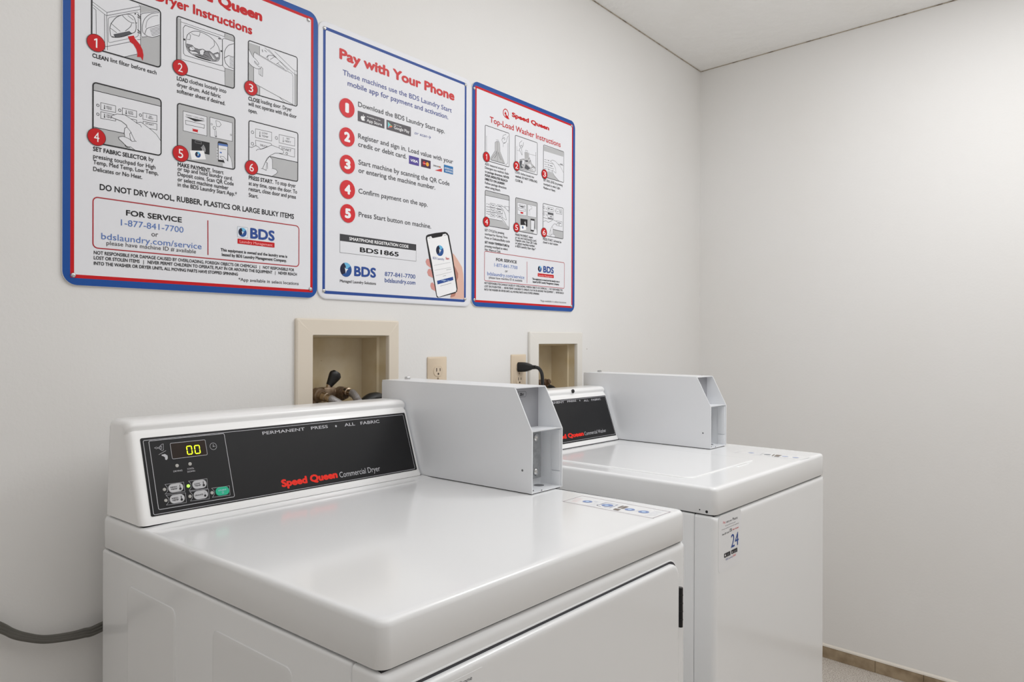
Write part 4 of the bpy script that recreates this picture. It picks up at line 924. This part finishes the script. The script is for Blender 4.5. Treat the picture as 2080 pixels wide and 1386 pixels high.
# ============================================================ the room
CZ = 2.3737; WX = 2.4658; T2 = math.tan(-.0957)
XL, YF = -1.9, -2.9
def wx(y): return WX+T2*(-y)      # right wall runs slightly out of square
B1 = (.452,.693,.985,1.228); B2 = (1.284,1.516,.985,1.207)   # openings for the two recessed boxes
bm = new(); xs = [XL,B1[0],B1[1],B2[0],B2[1],WX]
def q(bm, *p): bm.faces.new([bm.verts.new(v) for v in p])
for i in range(5):
    x0,x1 = xs[i],xs[i+1]; hole = {1:B1,3:B2}.get(i)
    for z0,z1 in ([(0,hole[2]),(hole[3],CZ)] if hole else [(0,CZ)]): q(bm,(x0,0,z0),(x1,0,z0),(x1,0,z1),(x0,0,z1))
struct('wall_back', bm, wallm)
bm = new(); q(bm,(WX,0,0),(wx(YF),YF,0),(wx(YF),YF,CZ),(WX,0,CZ)); struct('wall_right', bm, wallm)
bm = new(); q(bm,(XL,0,0),(XL,YF,0),(XL,YF,CZ),(XL,0,CZ)); struct('wall_left', bm, wallm)
bm = new(); q(bm,(XL,YF,0),(wx(YF),YF,0),(wx(YF),YF,CZ),(XL,YF,CZ)); struct('wall_front', bm, wallm)
bm = new(); q(bm,(XL,0,CZ),(WX,0,CZ),(wx(YF),YF,CZ),(XL,YF,CZ)); struct('ceiling', bm, ceilm)
bm = new(); q(bm,(XL,0,0),(WX,0,0),(wx(YF),YF,0),(XL,YF,0)); struct('floor', bm, floorm)
# baseboard on the right wall: vinyl strips with joints and a pale caulk line on top
bm = new(); d = Vector((T2,-1,0)).normalized(); nrm = Vector((-1,-T2,0)).normalized()
def wp(s, off, z): return Vector((WX,0,0))+d*s+nrm*off+Vector((0,0,z))
s0 = .002
for ln in (.42,.305,.16,.305,.305,.305,.305,.305):
    s1 = s0+ln-.0015
    loft(bm, [[wp(s,o,z) for o,z in ((.0005,.0005),(.006,.0005),(.006,.041),(.0045,.044),(.0005,.044))] for s in (s0,s1)])
    s0 += ln
loft(bm, [[wp(s,o,z) for o,z in ((.0005,.0435),(.0072,.0435),(.006,.0485),(.0005,.0535))] for s in (0,2.6)], mi=1)
struct('baseboard_right', bm, [basem,capm])
# thin dusty joint where the walls meet the ceiling
bm = new(); tube(bm, [(XL,-.0015,CZ-.0015),(WX-.002,-.0015,CZ-.0015)], .0018, 6); tube(bm, [wp(.004,.0015,CZ-.0015),wp(2.9,.0015,CZ-.0015)], .0018, 6)
struct('trim_1', bm, mat('dusty_joint',(176,166,150),.8,mottle=(30,(120,108,92),.5,.62)))

# ============================================================ signs
def ring(bm, a, b, y0, y1):    # band between two outlines (x,z), y0 front, y1 back
    n = len(a); L = [[bm.verts.new((p[0],y,p[1])) for p in o] for o,y in ((a,y1),(a,y0),(b,y0),(b,y1))]
    for k in range(4):
        A,B = L[k],L[(k+1)%4]
        for i in range(n): bm.faces.new((A[i],A[(i+1)%n],B[(i+1)%n],B[i]))
def sign(key, l, r, b, t, label, screws):
    root = thing('instruction_sign' if key!='B' else 'payment_sign', label, 'sign', (l,0,b))
    W,H = r-l,t-b; out = rrect(0,W,0,H,.024,8)
    bm = new(); loft(bm, [[(x,y,z) for x,z in o] for o,y in ((out,-.0008),(out,-.0038),(rrect(.0006,W-.0006,.0006,H-.0006,.0235,8),-.0042))])
    obj('panel', bm, ink('sign'), root)
    F = -.0043
    if key=='B':
        bm = new(); ring(bm, rrect(.0125,W-.0215,.0115,H-.0125,.010,8), rrect(.0195,W-.0285,.0185,H-.0195,.004,8), F, -.004); obj('blue_border', bm, ink('blue'), root)
    else:
        bl,rd = .0125,.0185
        bm = new(); ring(bm, rrect(.0004,W-.0004,.0004,H-.0004,.0236,8), rrect(bl,W-bl,bl,H-bl,.002,8), F, -.004); obj('blue_border', bm, mat('sign_blue',(10,76,156),.42,spec=.35), root)
        bm = new(); ring(bm, rrect(bl,W-bl,bl,H-bl,.002,8), rrect(rd,W-rd,rd,H-rd,.001,8), F-.0001, -.004); obj('red_border', bm, ink('red'), root)
    P = Print((0,-.0043,0),(1,0,0),(0,0,1)); P.run(ART[key]); P.build(root)
    for x,z in screws:
        bm = new(); lathe(bm, (x/1000,-.0042,z/1000), (0,-1,0), [(0,.0044),(.001,.0044),(.0024,.0034),(.003,.0018),(.0031,0)], 14)
        box(bm, x/1000-.003,x/1000+.003,-.0075,-.0071,z/1000-.0004,z/1000+.0004); obj('screw', bm, chrome, root)
sign('A', -.0395,.476,1.3006,1.9334, 'blue and red bordered dryer instruction sign, the largest-looking at left above the dryer', [(17,17),(497,20),(490,612),(17,612)])
sign('B', .4772,.9863,1.3007,1.9256, 'white pay-with-your-phone sign with thin blue outline, middle of the three', [(16,608),(484,607),(16,18),(484,20)])
sign('C', .9882,1.4955,1.302,1.9298, 'blue and red bordered washer instruction sign at right, nearest the room corner', [(8,606),(486,610),(11,19),(488,19)])

# ============================================================ recessed outlet boxes in the wall
def wallbox(name, label, fx0,fx1,ft,fb, ix0,ix1,it,ib, fm, depth, group):
    root = thing(name, label, 'utility box', ((fx0+fx1)/2,0,fb), 0, group); ox,oz = (fx0+fx1)/2,fb
    L = lambda x0,x1,z0,z1,r: rrect(x0-ox,x1-ox,z0-oz,z1-oz,r,4)
    bm = new(); a = L(fx0,fx1,fb,ft,.004); b = L(ix0,ix1,ib,it,.0015)
    rings = [(a,-.0003),(a,-.007),(L(fx0+.003,fx1-.003,fb+.003,ft-.003,.004),-.0095),(L(ix0-.001,ix1+.001,ib-.001,it+.001,.0015),-.0095),(b,-.008),(b,.004)]
    loft(bm, [[(x,y,z) for x,z in o] for o,y in rings], (False,False)); obj('frame', bm, fm, root)
    bm = new(); rings = [(L(ix0+.0003,ix1-.0003,ib+.0003,it-.0003,.0015),.002),(L(ix0+.004,ix1-.004,ib+.003,it-.003,.0015),.022),(L(ix0+.006,ix1-.0105,ib+.004,it-.004,.0015),.0235),(L(ix0+.008,ix1-.011,ib+.006,it-.006,.002),depth)]
    loft(bm, [[(x,y,z) for x,z in o] for o,y in rings], (False,True)); obj('recess_liner', bm, linerm, root)
wallbox('outlet_box','cream recessed washer box with two hoses, behind the dryer', .4198,.7166,1.2554,.955,.4619,.6829,1.2185,.99, framem,.0795,'recessed laundry boxes')
wallbox('outlet_box','whiter, smaller-looking recessed washer box beside the plugged-in outlet', 1.249,1.538,1.2345,.955,1.294,1.506,1.1965,.99, framem2,.0886,'recessed laundry boxes')

# duplex outlets
def outlet(x0, zt, label):
    root = thing('wall_outlet', label, 'outlet', (x0+.035,0,zt-.057), 0, 'ivory duplex outlets')
    bm = new(); loft(bm, [[(x,y,z) for x,z in rrect(-.035+i,.035-i,-.057+i,.057-i,.003,3)] for i,y in ((0,-.0004),(0,-.0035),(.0035,-.006))]); obj('cover_plate', bm, platem, root)
    for s in (1,-1):
        bm = new(); z = s*.0195
        o = [(.0165*math.cos(t)*1.02, z+.0150*max(-.86,min(.86,math.sin(t)))) for t in [2*math.pi*i/32 for i in range(32)]]
        loft(bm, [[(x*k,y,z+(zz-z)*k) for x,zz in o] for k,y in ((1.06,-.0058),(1.06,-.0064),(1,-.0064),(1,-.0074))]); rec = obj('receptacle', bm, platem, root)
        bm = new(); box(bm,-.0078,-.0052,-.0078,-.0070,z-.001,z+.008); box(bm,.0052,.0074,-.0078,-.0070,z-.0002,z+.0074)
        lathe(bm,(0,-.0070,z-.0072),(0,-1,0),[(0,.0027),(.0008,.0027)],12); obj('contact_slots', bm, slotm, rec)
    bm = new(); lathe(bm,(0,-.0056,0),(0,-1,0),[(0,.0034),(.0008,.003),(.0012,0)],12); obj('screw', bm, mat('plate_screw',(150,132,108),.35,.4), root)
outlet(.8212,1.1641,'empty ivory wall outlet above the coin box of the dryer')
outlet(1.1661,1.1655,'ivory wall outlet with a black plug in its upper socket')

# black plug and cord in the right outlet
root = thing('power_cord','black power cord plugged into the right ivory outlet','cord',(1.2011,-.0075,1.128))
bm = new()
sec = [(-.000,.0135,.0145),(-.010,.0135,.0145),(-.020,.0125,.013),(-.030,.0095,.0095),(-.036,.0062,.0062),(-.046,.0056,.0056)]
dx = .35
loft(bm, [[(u-y*dx,y,v) for u,v in rrect(-a,a,-b,b,min(a,b)*.55,4)] for y,a,b in sec]); obj('plug', bm, blackr, root)
bm = new(); tube(bm, [(.0158,-.045,0),(.022,-.054,-.003),(.032,-.058,-.018),(.040,-.055,-.045),(.046,-.048,-.08),(.05,-.04,-.16)], .0052, 10, res=6); obj('cord', bm, blackr, root)

# two-handle valve with its lever in the left box, two braided hoses, black drain hose
root = thing('faucet_valve','brass washer faucet with a black lever inside the left recessed box','faucet',(.535,.04,1.076))
bm = new(); tube(bm, [(-.05,.0,.006),(.05,0,.006)], .0135, 14); box(bm,-.016,.016,-.014,.012,-.006,.022,.003)
for x in (-.034,.032):
    lathe(bm,(x,-.004,.008),(.1,-1,-.15),[(0,.015),(.012,.0165),(.016,.0165),(.017,.012),(.026,.011)],16)
    tube(bm,[(x,0,-.072),(x,0,.006)],.010,12)
obj('valve_body', bm, brass, root)
bm = new(); lathe(bm,(.002,-.004,.02),(.18,-.12,1),[(0,.006),(.012,.006)],12); obj('valve_stem', bm, nickel, root)
bm = new()
ax = Vector((.5,-.16,.85)).normalized(); o = Vector((.003,-.006,.026)); a = Vector((ax.z,0,-ax.x)).normalized(); b = ax.cross(a)
loft(bm, [[o+ax*dd+a*(wd*math.cos(t))+b*(th*math.sin(t)) for t in [2*math.pi*k/16 for k in range(16)]] for dd,wd,th in ((0,.008,.007),(.008,.0105,.008),(.024,.0155,.0105),(.030,.0155,.0105),(.0365,.0095,.007),(.0375,.003,.002))]); obj('lever_handle', bm, blackr, root)
def hose(x, label, pts):
    root = thing('braided_hose', label, 'hose', (x,.018,1.077), 0, 'braided steel supply hoses')
    P = [Vector(p) for p in pts]; d0 = (P[1]-P[0]).normalized()
    bm = new(); lathe(bm, P[0]-d0*.004, d0, [(0,.0105),(.010,.0105),(.011,.0085),(.018,.0085),(.019,.0095),(.024,.0095)], 12); obj('ferrule', bm, nickel, root)
    bm = new(); tube(bm, [P[0]+d0*.018]+P[1:], .0088, 14, res=6); obj('braided_sleeve', bm, braid, root)
hose(.503,'left braided steel hose on the brass faucet', [(0,-.012,.002),(.006,-.036,-.004),(.020,-.054,-.020),(.028,-.060,-.05),(.03,-.05,-.2)])
hose(.568,'right braided steel hose on the brass faucet', [(0,-.012,.010),(-.002,-.036,.007),(-.008,-.060,-.007),(-.014,-.075,-.032),(-.018,-.076,-.2)])
root = thing('drain_hose','black drain hose arching in front of the left recessed box','hose',(.62,-.0305,.9))
bm = new(); tube(bm, [(-.037,0,-.05),(-.037,0,.06),(-.037,0,.125)]+[(.037*math.cos(math.radians(a)),0,.13+.037*math.sin(math.radians(a))) for a in range(170,0,-12)]+[(.037,0,.12),(.037,0,.06),(.037,0,-.05)], .018, 16, res=3); obj('hose_tube', bm, blackr, root)
root = thing('faucet_valve','tarnished brass faucet low in the right recessed box','faucet',(1.375,.045,1.06))
bm = new(); tube(bm, [(-.062,0,.012),(-.02,0,.008),(.035,0,.003)], .0085, 12)
for x in (-.035,.012,): lathe(bm,(x,-.002,.008),(.05,-.9,.3),[(0,.012),(.014,.0125),(.018,.009),(.026,.008)],14); tube(bm,[(x,0,-.06),(x,0,.006)],.009,12)
obj('valve_body', bm, mat('tarnished_brass',(120,96,76),.5,.6,mottle=(50,(80,62,50),.4,.7)), root)
bm = new(); tube(bm, [(.026,-.006,.002),(.05,-.012,-.006),(.072,-.016,-.016)], [.008,.006,.004], 10); obj('lever_handle', bm, blackr, root)

# grey dryer cord sagging along the wall at the left
root = thing('dryer_cord','heavy grey dryer cord sagging against the wall left of the dryer','cord',(-.06,-.02,.72))
for i,dz in enumerate((1,0,-1)):
    bm = new(); k = lambda s: dz*s
    tube(bm, [(-.26,0,.16+k(.007)),(-.13,0,.078+k(.007)),(-0.0727,-.0006*i,0.0341+k(.0052)),(-0.0559,-0.0015*i,0.0196+k(.0045)),(-0.0387,-0.0015*i,0.0087+k(.0036)),(-0.0104,-0.0015*i,-0.0042+k(.0030)),(0.0265,-0.0015*i,-0.0108+k(.0034)),(0.0494,-0.0015*i,-0.0121+k(.0042)),(0.0691,-.0006*i,-0.0122+k(.0048)),(.13,-.0006*i,.004+k(.0055)),(.2,-.0006*i,.04+k(.006))], .0036, 10, res=6)
    obj('insulated_strand', bm, cordm, root)

# ============================================================ the machines
WIDTH = {'d':.683,'w':.651}
def machine(kind, root, DEP, ZT, LID, cx0, cx1, px0, px1, bx):
    Wd = WIDTH[kind]; ZS = ZT-LID
    # cabinet: body, front panel
    bm = new(); box(bm, -.0015,Wd+.0015,-DEP+.048,-.012,.02,ZS-.0032,.004,3)
    if kind=='d':
        for y0,y1 in ((-.275,-.113),(-.57,-.382)):   # embossed panels on each side
            for x,sg in ((-.0015,-1),(Wd+.0015,1)):
                loft(bm, [[(x+sg*o,y,z) for y,z in rrect(y0+i,y1-i,.22+i,.8205-i,.012,4)] for i,o in ((0,-.0005),(.0008,.0012),(.004,.0016))])
    for x in (.06,Wd-.06):
        for y in (-.08,-DEP+.09): lathe(bm,(x,y,.0),(0,0,1),[(0,.022),(.012,.022),(.013,.01),(.03,.01)],14)
    obj('cabinet', bm, enamel, root)
    bm = new(); loft(bm, [[(x,y,z) for x,z in rrect(-.001+i,Wd+.001-i,.06+i,ZS-.003-i,.006,4)] for i,y in ((0,-DEP+.0465),(0,-DEP+.012),(.0012,-DEP+.006),(.004,-DEP+.002),(.009,-DEP+.0003),(.012,-DEP))])
    obj('front_panel', bm, enamel, root)
    bm = new(); box(bm,.0065,Wd-.0065,-DEP+.007,-.016,ZS-.0045,ZS+.0004); obj('lid_gap_shade', bm, darkgap, root)  # dark filler strip: paints the shade in the seam under the lid
    # lid: rounded slab
    bm = new(); O = lambda i,r: rrect(i,Wd-i,-DEP+i,-.006-i,r,8)
    rings = [(.006,ZS+.0006,.011),(.0012,ZS,.014),(0,ZS+.002,.015),(0,ZT-.008,.015),(.0006,ZT-.0055,.0145),(.0018,ZT-.003,.0135),(.0037,ZT-.0012,.012),(.0061,ZT-.0003,.010),(.0088,ZT,.008)]
    loft(bm, [[(x,y,z) for x,y in O(i,r)] for i,z,r in rings])
    if kind=='d':   # raised rear deck that slopes down to the work surface
        for k in range(1): loft(bm, [[(x,y,z) for y,z in ((-.02,ZT-.001),(-.195+e,ZT-.001+h*0),(-.195+e,ZT-.001),(-.178+e,ZT+.0004*h),(-.165+e,ZT+.0016*h),(-.15+e,ZT+.002*h),(-.02,ZT+.002*h))] for x,e,h in ((.014,.0,0),(.075,0,1),(.575,0,1),(.5955,0,1))])
    lid = obj('top_lid' if kind=='d' else 'top_panel', bm, enamel, root)
    if kind=='w':
        bm = new(); x0,x1,y0,y1 = .062,.414,-.622,-.205
        o = lambda i,r: rrect(x0+i,x1-i,y0+i,y1-i,r,8)
        loft(bm, [[(x,y,ZT+z) for x,y in o(i,r)] for i,z,r in ((0,-.001,.03),(0,.0006,.03),(.0012,.0018,.029),(.004,.0024,.027))])
        lp = obj('loading_lid', bm, enamel, root)
        bm = new(); loft(bm, [[(x,y,ZT+z) for x,y in rrect(.283+i,.352-i,-.632+i,-.617,.005,4)] for i,z in ((0,-.0006),(.0012,.0011),(.004,.0014))]); obj('finger_pull', bm, enamel, lp)
        bm = new(); lathe(bm,(.0005,-DEP+.02,ZS+.006),(-1,0,0),[(0,.0032),(.0008,.003)],10); lathe(bm,(.0005,-DEP+.036,ZS+.008),(-1,0,0),[(0,.0016),(.0008,.0014)],10); obj('screw', bm, darkgap, root)
    # console: moulded control housing
    z0 = ZT; prof = [(-.0175,z0+.0026),(-.1495,z0+.0026),(-.1492,z0+.0045),(-.1434,.0145+z0),(-.1002,z0+.1405),(-.0965,z0+.144),(-.0945,z0+.1465),(-.0950,z0+.1495),(-.0970,z0+.1525),(-.0970,z0+.1555),(-.0945,z0+.1592),(-.0895,z0+.1618),(-.082,z0+.163),(-.034,z0+.163),(-.030,z0+.1615),(-.028,z0+.158)]
    bm = new()
    cy = sum(p[0] for p in prof)/len(prof); cz = z0+.07
    def sec(x, i):
        out = []
        for y,z in prof:
            yy = y+(i if y<-.05 else -i*.3)*(1 if z<z0+.15 else .9); zz = z-(i if z>z0+.12 else 0)
            out.append((x,yy,zz))
        return out
    loft(bm, [sec(x,i) for x,i in ((cx0,.009),(cx0+.0012,.0055),(cx0+.004,.0022),(cx0+.009,.0004),(cx0+.013,0),(cx1-.013,0),(cx1-.009,.0004),(cx1-.004,.0022),(cx1-.0012,.0055),(cx1,.009))])
    con = obj('console', bm, enamel2, root, 40)
    bm = new(); box(bm,cx0+.005,cx1-.003,-.1475,-.03,z0-.0005,z0+.0032); obj('base_gap_shade', bm, darkgap, con)  # dark strip standing in for the shaded gap below the console
    if kind=='w':
        x = .325; bm = new(); lathe(bm,(x,-.0962,z0+.1555),(0,-1,.05),[(0,.006),(.0032,.006),(.0046,.0045),(.005,0)],16); obj('plug_button', bm, blackr, con)
    # black overlay on the slanted face
    V = Vector((0,.0412,.1201)).normalized(); U = Vector((1,0,0)); N = U.cross(V)
    org = Vector((px0,-.1434,z0+.0145))+N*.0006
    PW,PH = px1-px0,.127
    bm = new(); loft(bm, [[org+U*x+V*y+N*h for x,y in rrect(i,PW-i,i,PH-i,.0025,4)] for i,h in ((0,-.0012),(0,.0004),(.0004,.0006))]); pan = obj('control_panel', bm, blackp, root)
    PO = org+N*.0006
    P = Print(PO,U,V)
    if kind=='d': P.run(ART['D'])
    else:
        dxx = (px0)*1000
        def sh(it):
            it = list(it)
            if it[1]=='T':
                    it[4]-=dxx; it[5]-=dxx
                    if it[0]=='cycle_legend': it[6]-=2.2
            elif it[1]=='C': it[3]-=dxx
            return it
        P.run([sh(i) for i in ART['E']]); P.line('printed_border','silver',.9,rrect(4,PW*1000-3.6,4,124.2,2.5),True)
        P.line('printed_border','silver',.9,rrect(12,124,14,114,2.5),True)
    P.build(pan)
    # display, lamps and touch buttons
    def pad(name, u,v,wd,ht,m_,h=.0008, rr=None):
        b = new(); r = min(wd,ht)/2*.98 if rr is None else rr
        loft(b, [[PO+U*(x/1000)+V*(y/1000)+N*z for x,y in rrect(u-wd/2+i,u+wd/2-i,v-ht/2+i,v+ht/2-i,max(.05,r-i),6)] for i,z in ((0,.0),(0,h*.6),(min(.4,r*.3),h))]); return obj(name, b, m_, pan)
    PADS = ART['PADS']; scr = None
    for nm,key,u,v,wd,ht in PADS:
        if nm=='display_screen':
            o = pad(nm,u,v,wd,ht,mat('display_glass',(40,28,22),.15),.0004,1.5); scr = o
            Q = Print(PO+N*.0006,U,V); Q.line('display_frame','silver',.7,rrect(u-wd/2,u+wd/2,v-ht/2,v+ht/2,2),True)
            Q.build(pan)
        elif nm=='display_digit':
            if kind=='w': continue
            b = new(); t = 1.6
            def bar(x0,y0,x1,y1,hor):
                e = .25
                if hor: pts = [(x0+e,y0),(x0+e+t/2,y0+t/2),(x1-e-t/2,y0+t/2),(x1-e,y0),(x1-e-t/2,y0-t/2),(x0+e+t/2,y0-t/2)]
                else: pts = [(x0,y0+e),(x0+t/2,y0+e+t/2),(x0+t/2,y1-e-t/2),(x0,y1-e),(x0-t/2,y1-e-t/2),(x0-t/2,y0+e+t/2)]
                loft(b, [[PO+U*(x/1000)+V*(y/1000)+N*z for x,y in pts] for z in (.00042,.0006)])
            l,r_,bo,to = u-wd/2+t/2,u+wd/2-t/2,v-ht/2+t/2,v+ht/2-t/2; mi = (bo+to)/2
            bar(l,to,r_,to,1); bar(l,bo,r_,bo,1)
            for x in (l,r_): bar(x,bo,x,mi,0); bar(x,mi,x,to,0)
            obj(nm, b, mat('lit_segment',(214,235,20),.4,emit=1.3), scr)
        elif nm=='indicator_lamp':
            on = key=='on' and kind=='d'
            pad(nm,u,v,wd,ht,mat('lamp_lit',(170,225,90),.3,emit=.8) if on else mat('lamp_lens',(176,174,170),.35),.0008)
        else:
            o = pad(nm,u,v,wd,ht,mat('start_green',(30,178,140),.35) if key=='START' else mat('button_grey',(190,190,193),.35),.0009)
            Q = Print(PO+N*.0009,U,V)
            if key=='START':
                Q.text('printed_symbol','pale','START',u-wd*.3,u+wd*.3,v+.6,2.2,.02); Q.line('printed_symbol','pale',.4,Q.circ(u,v-2.6,1.5),True)
            else:
                a = key.split(' ')
                if len(a)==2:
                    Q.text('printed_symbol','ink',a[0],u-wd*.36,u+wd*.06,v+.5,2.2,.015); Q.text('printed_symbol','ink',a[1],u-wd*.36,u+wd*.08,v-2.8,2.2,.015)
                else: Q.text('printed_symbol','ink',a[0],u-wd*.42,u+wd*.16,v-1,2.3,.01)
                tx = u+wd*.28
                Q.line('printed_symbol','ink',1.0 if key!='DELICATES' else .35,[(tx,v-2),(tx,v+3.8)],False); Q.poly('printed_symbol','ink',Q.circ(tx,v-2.6,1.9))
            Q.build(o)
    # coin box: open-fronted steel housing
    x0,x1 = bx,bx+.0979; t = .0022; zt = ZT+.203; zk = ZT+.1197; yb,yk,yf = -.0101,-.4099,-.4513
    bm = new()
    def plate(pts, xa, xb):
        loft(bm, [[(x,y,z) for y,z in pts] for x in (xa,xb)])
    rp = [(yb,ZT+.0018),(yf,ZT+.0018),(yf,zk),(yk,zt-.004),(yk+.004,zt),(yb-.005,zt),(yb,zt-.005)]
    plate(rp, x0,x0+t); plate(rp, x1-t,x1)                                     # two sides
    def slab(y0,y1,z0_,z1_,b_=.0): box(bm, x0+t*.5,x1-t*.5,y0,y1,z0_,z1_,b_)
    slab(yk+.0015,yb,zt-t,zt); slab(yf+.001,yb,ZT+.0018,ZT+.0038); slab(yb-t,yb,ZT+.001,zt-.001)
    # left edge lip, inner right liner with seams
    box(bm, x1-t-.0022,x1-t,yf+.004,-.4265,ZT+.034,zk-.004,.0004); box(bm, x1-t-.0022,x1-t,yf+.004,-.4265,ZT+.0035,ZT+.0325,.0004)
    cb = obj('coin_box', bm, boxpaint, root); 
    bm = new(); box(bm,x0+.003,x1-.003,yf+.004,yb-.004,ZT-.0005,ZT+.0020); obj('base_gap_shade', bm, darkgap, cb); rv = mat('rivet_grey',(128,128,130),.4,.5)  # dark strip under the coin box stands in for the gap's shade
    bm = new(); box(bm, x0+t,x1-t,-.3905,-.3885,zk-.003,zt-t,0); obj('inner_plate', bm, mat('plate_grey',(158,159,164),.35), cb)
    bm = new(); loft(bm, [[(x,y,z) for y,z in ((-.390,zk-.003),(yf+.0015,zk-.0005),(yf+.0005,zk+.0012),(-.390,zk-.0008))] for x in (x0+t,x1-t)]); obj('shelf', bm, boxpaint, cb)
    bm = new(); box(bm, x0+t,x0+.087,-.405,-.4035,ZT+.0165,zk-.006,.0005); lathe(bm,(x0+.03,-.405,ZT+.068),(0,-1,0),[(0,.016),(.006,.015),(.012,.012)],18); obj('lock_plate', bm, steel, cb)
    bm = new(); box(bm, x0+t,x1-t,-.3985,-.3975,ZT+.003,zk-.003,0); obj('rear_plate', bm, boxpaint, cb)
    for z in (zk-.021,ZT+.0295):
        bm = new(); lathe(bm,(x0+.0705,-.405,z),(0,-1,0),[(0,.0078),(.0022,.0078),(.004,.006),(.0052,.003),(.0054,0)],18); obj('bolt', bm, chrome, cb)
    bm = new(); lathe(bm,(x0+.069,-.414,ZT+.0038),(0,0,1),[(0,.0105),(.0004,.0105),(.0005,.009)],20); obj('drain_hole', bm, mat('hole_grey',(120,121,124),.6), cb)
    bm = new(); lathe(bm,(x0,-.4275,ZT+.0445),(-1,0,0),[(0,.0024),(.0007,.002)],12); obj('rivet', bm, rv, cb); bm = new(); lathe(bm,(x0+.004,yf-.0002,ZT+.008),(0,-1,0),[(0,.0016),(.0006,.0014)],10); obj('rivet', bm, rv, cb); bm = new(); lathe(bm,(x0+.03,yf-.0002,ZT+.005),(0,-1,0),[(0,.0016),(.0006,.0014)],10); obj('rivet', bm, rv, cb)
    bm = new(); lathe(bm,(x0+.06,-.03,zt),(0,0,1),[(0,.0075),(.0042,.0075),(.0058,.006),(.0064,0)],6); obj('bolt', bm, chrome, cb)
    bm = new(); box(bm, x0+t+.013,x0+t+.0165,-.3912,-.3903,zt-.035,zt-.006); obj('key_slot', bm, darkgap, cb)
    if kind=='d':
        Q = Print((x0,-.3907,zt),(1,0,0),(0,0,1)); Q.line('price_label','mid2',.55,rrect(28,56,-21.5,-10.5,4.5),True); Q.text('price_label','ink','25',36,43,-18.8,5.4,.04); Q.text('price_label','ink','\u00a2',44,47.5,-18.2,4.5,.03); Q.build(cb)
    else:
        Q = Print((x0,-.3907,zt),(1,0,0),(0,0,1)); Q.line('price_label','mid2',.55,rrect(19,43,-21.5,-11.5,4.5),True); Q.build(cb)
    # instruction label stuck on the lid
    b = new(); u0,u1,v0,v1 = ((.590,.667,-.7185,-.522) if kind=='d' else (.489,.565,-.7235,-.519))
    g = .003
    k2 = [(.5962,-.525),(.664,-.5243),(.6505,-.7155),(.5905,-.7168)] if kind=='d' else [(.4998,-.5165),(.562,-.517),(.548,-.706),(.492,-.703)]
    cxm = sum(p[0] for p in k2)/4; cym = sum(p[1] for p in k2)/4
    loft(b, [[(cxm+(x-cxm)*s_,cym+(y-cym)*(1+(s_-1)*.4),ZT+z) for x,y in k2] for s_,z in ((1.05,.0001),(1.04,.0004))]); lab = obj('instruction_label', b, mat('label_film',(236,237,238),.16), root)
    P = Print((0,0,ZT+.0004),(1,0,0),(0,1,0),.00001); P.run(ART['F' if kind=='d' else 'G']); P.build(lab)
    return root

dr = thing('clothes_dryer','white front-loading dryer in the foreground showing a lit 00 display','dryer',(0,-.0588,0),-.0227)
machine('d', dr, .7282,.914,.0525, .003,.5955, .021,.584, .5975)
wr = thing('washing_machine','white top-loading washer behind the dryer with a 24 sticker on its front','washing machine',(.9579,-.0344,0),-.0466)
machine('w', wr, .7112,.9024,.0569, .008,.4965, .028,.485, .4983)

# dryer door, hinge and sticker
D = .7282
bm = new(); o = lambda i,r: rrect(.018+i,.6510-i,.30+i,.8385-i,r,8)
loft(bm, [[(x,-D-h,z) for x,z in o(i,r)] for i,h,r in ((0,-.0035,.03),(0,.0004,.03),(.001,.0008,.029),(.002,.0008,.028))], (False,False)); 
b2 = new()
loft(bm, [[(x,-D-h,z) for x,z in o(i,r)] for i,h,r in ((.0015,.0004,.029),(.0095,.0003,.022),(.0095,-.003,.022))], (False,True), 1)
b2.free(); obj('door_recess', bm, [enamel,mat('door_gap_shade',(58,58,64),.6)], dr)  # second material: gap floor coloured dark as the shade around the door
bm = new()
loft(bm, [[(x,-D-h,z) for x,z in o(i,r)] for i,h,r in ((.006,.0004,.025),(.006,.0042,.025),(.0068,.0064,.024),(.0085,.0080,.023),(.011,.0088,.021),(.015,.0090,.018))], (False,True))
door = obj('door', bm, enamel, dr)
bm = new(); lathe(bm,(.6538,-D-.0055,.7185),(0,0,1),[(0,.0042),(.0675,.0042)],12); box(bm,.6500,.6578,-D-.003,-D-.0005,.7185,.786,.0006)
for z in (.7305,.7445,.7585,.7725): lathe(bm,(.6538,-D-.0055,z),(0,0,1),[(0,.0046),(.0015,.0046)],12)
obj('hinge', bm, mat('hinge_black',(30,30,32),.3,.3), door)
P = Print((0,-D-.0091,.6),(1,0,0),(0,0,1)); 
bm = new(); loft(bm, [[(x,-D-h,z) for x,z in rrect(.072,.150,.70,.822,.006,4)] for h in (.0089,.0093)]); st = obj('machine_sticker', bm, mat('label_film',(236,237,238),.16), door)
P = Print((0,-D-.0093,.6),(1,0,0),(0,0,1),.00001); P.run(ART['I']); P.build(st)
# numbered sticker on the washer's front
E = .7112
bm = new(); loft(bm, [[(x,-E-h,z) for x,z in rrect(.0135,.1215,.722,.8425,.010,5)] for h in (.0001,.0004)]); st = obj('machine_sticker', bm, mat('sticker_film',(234,235,237),.2), wr)
P = Print((0,-E-.0004,.6),(1,0,0),(0,0,1),.00001); P.run(ART['H']); P.build(st)
bpy.context.view_layer.update()
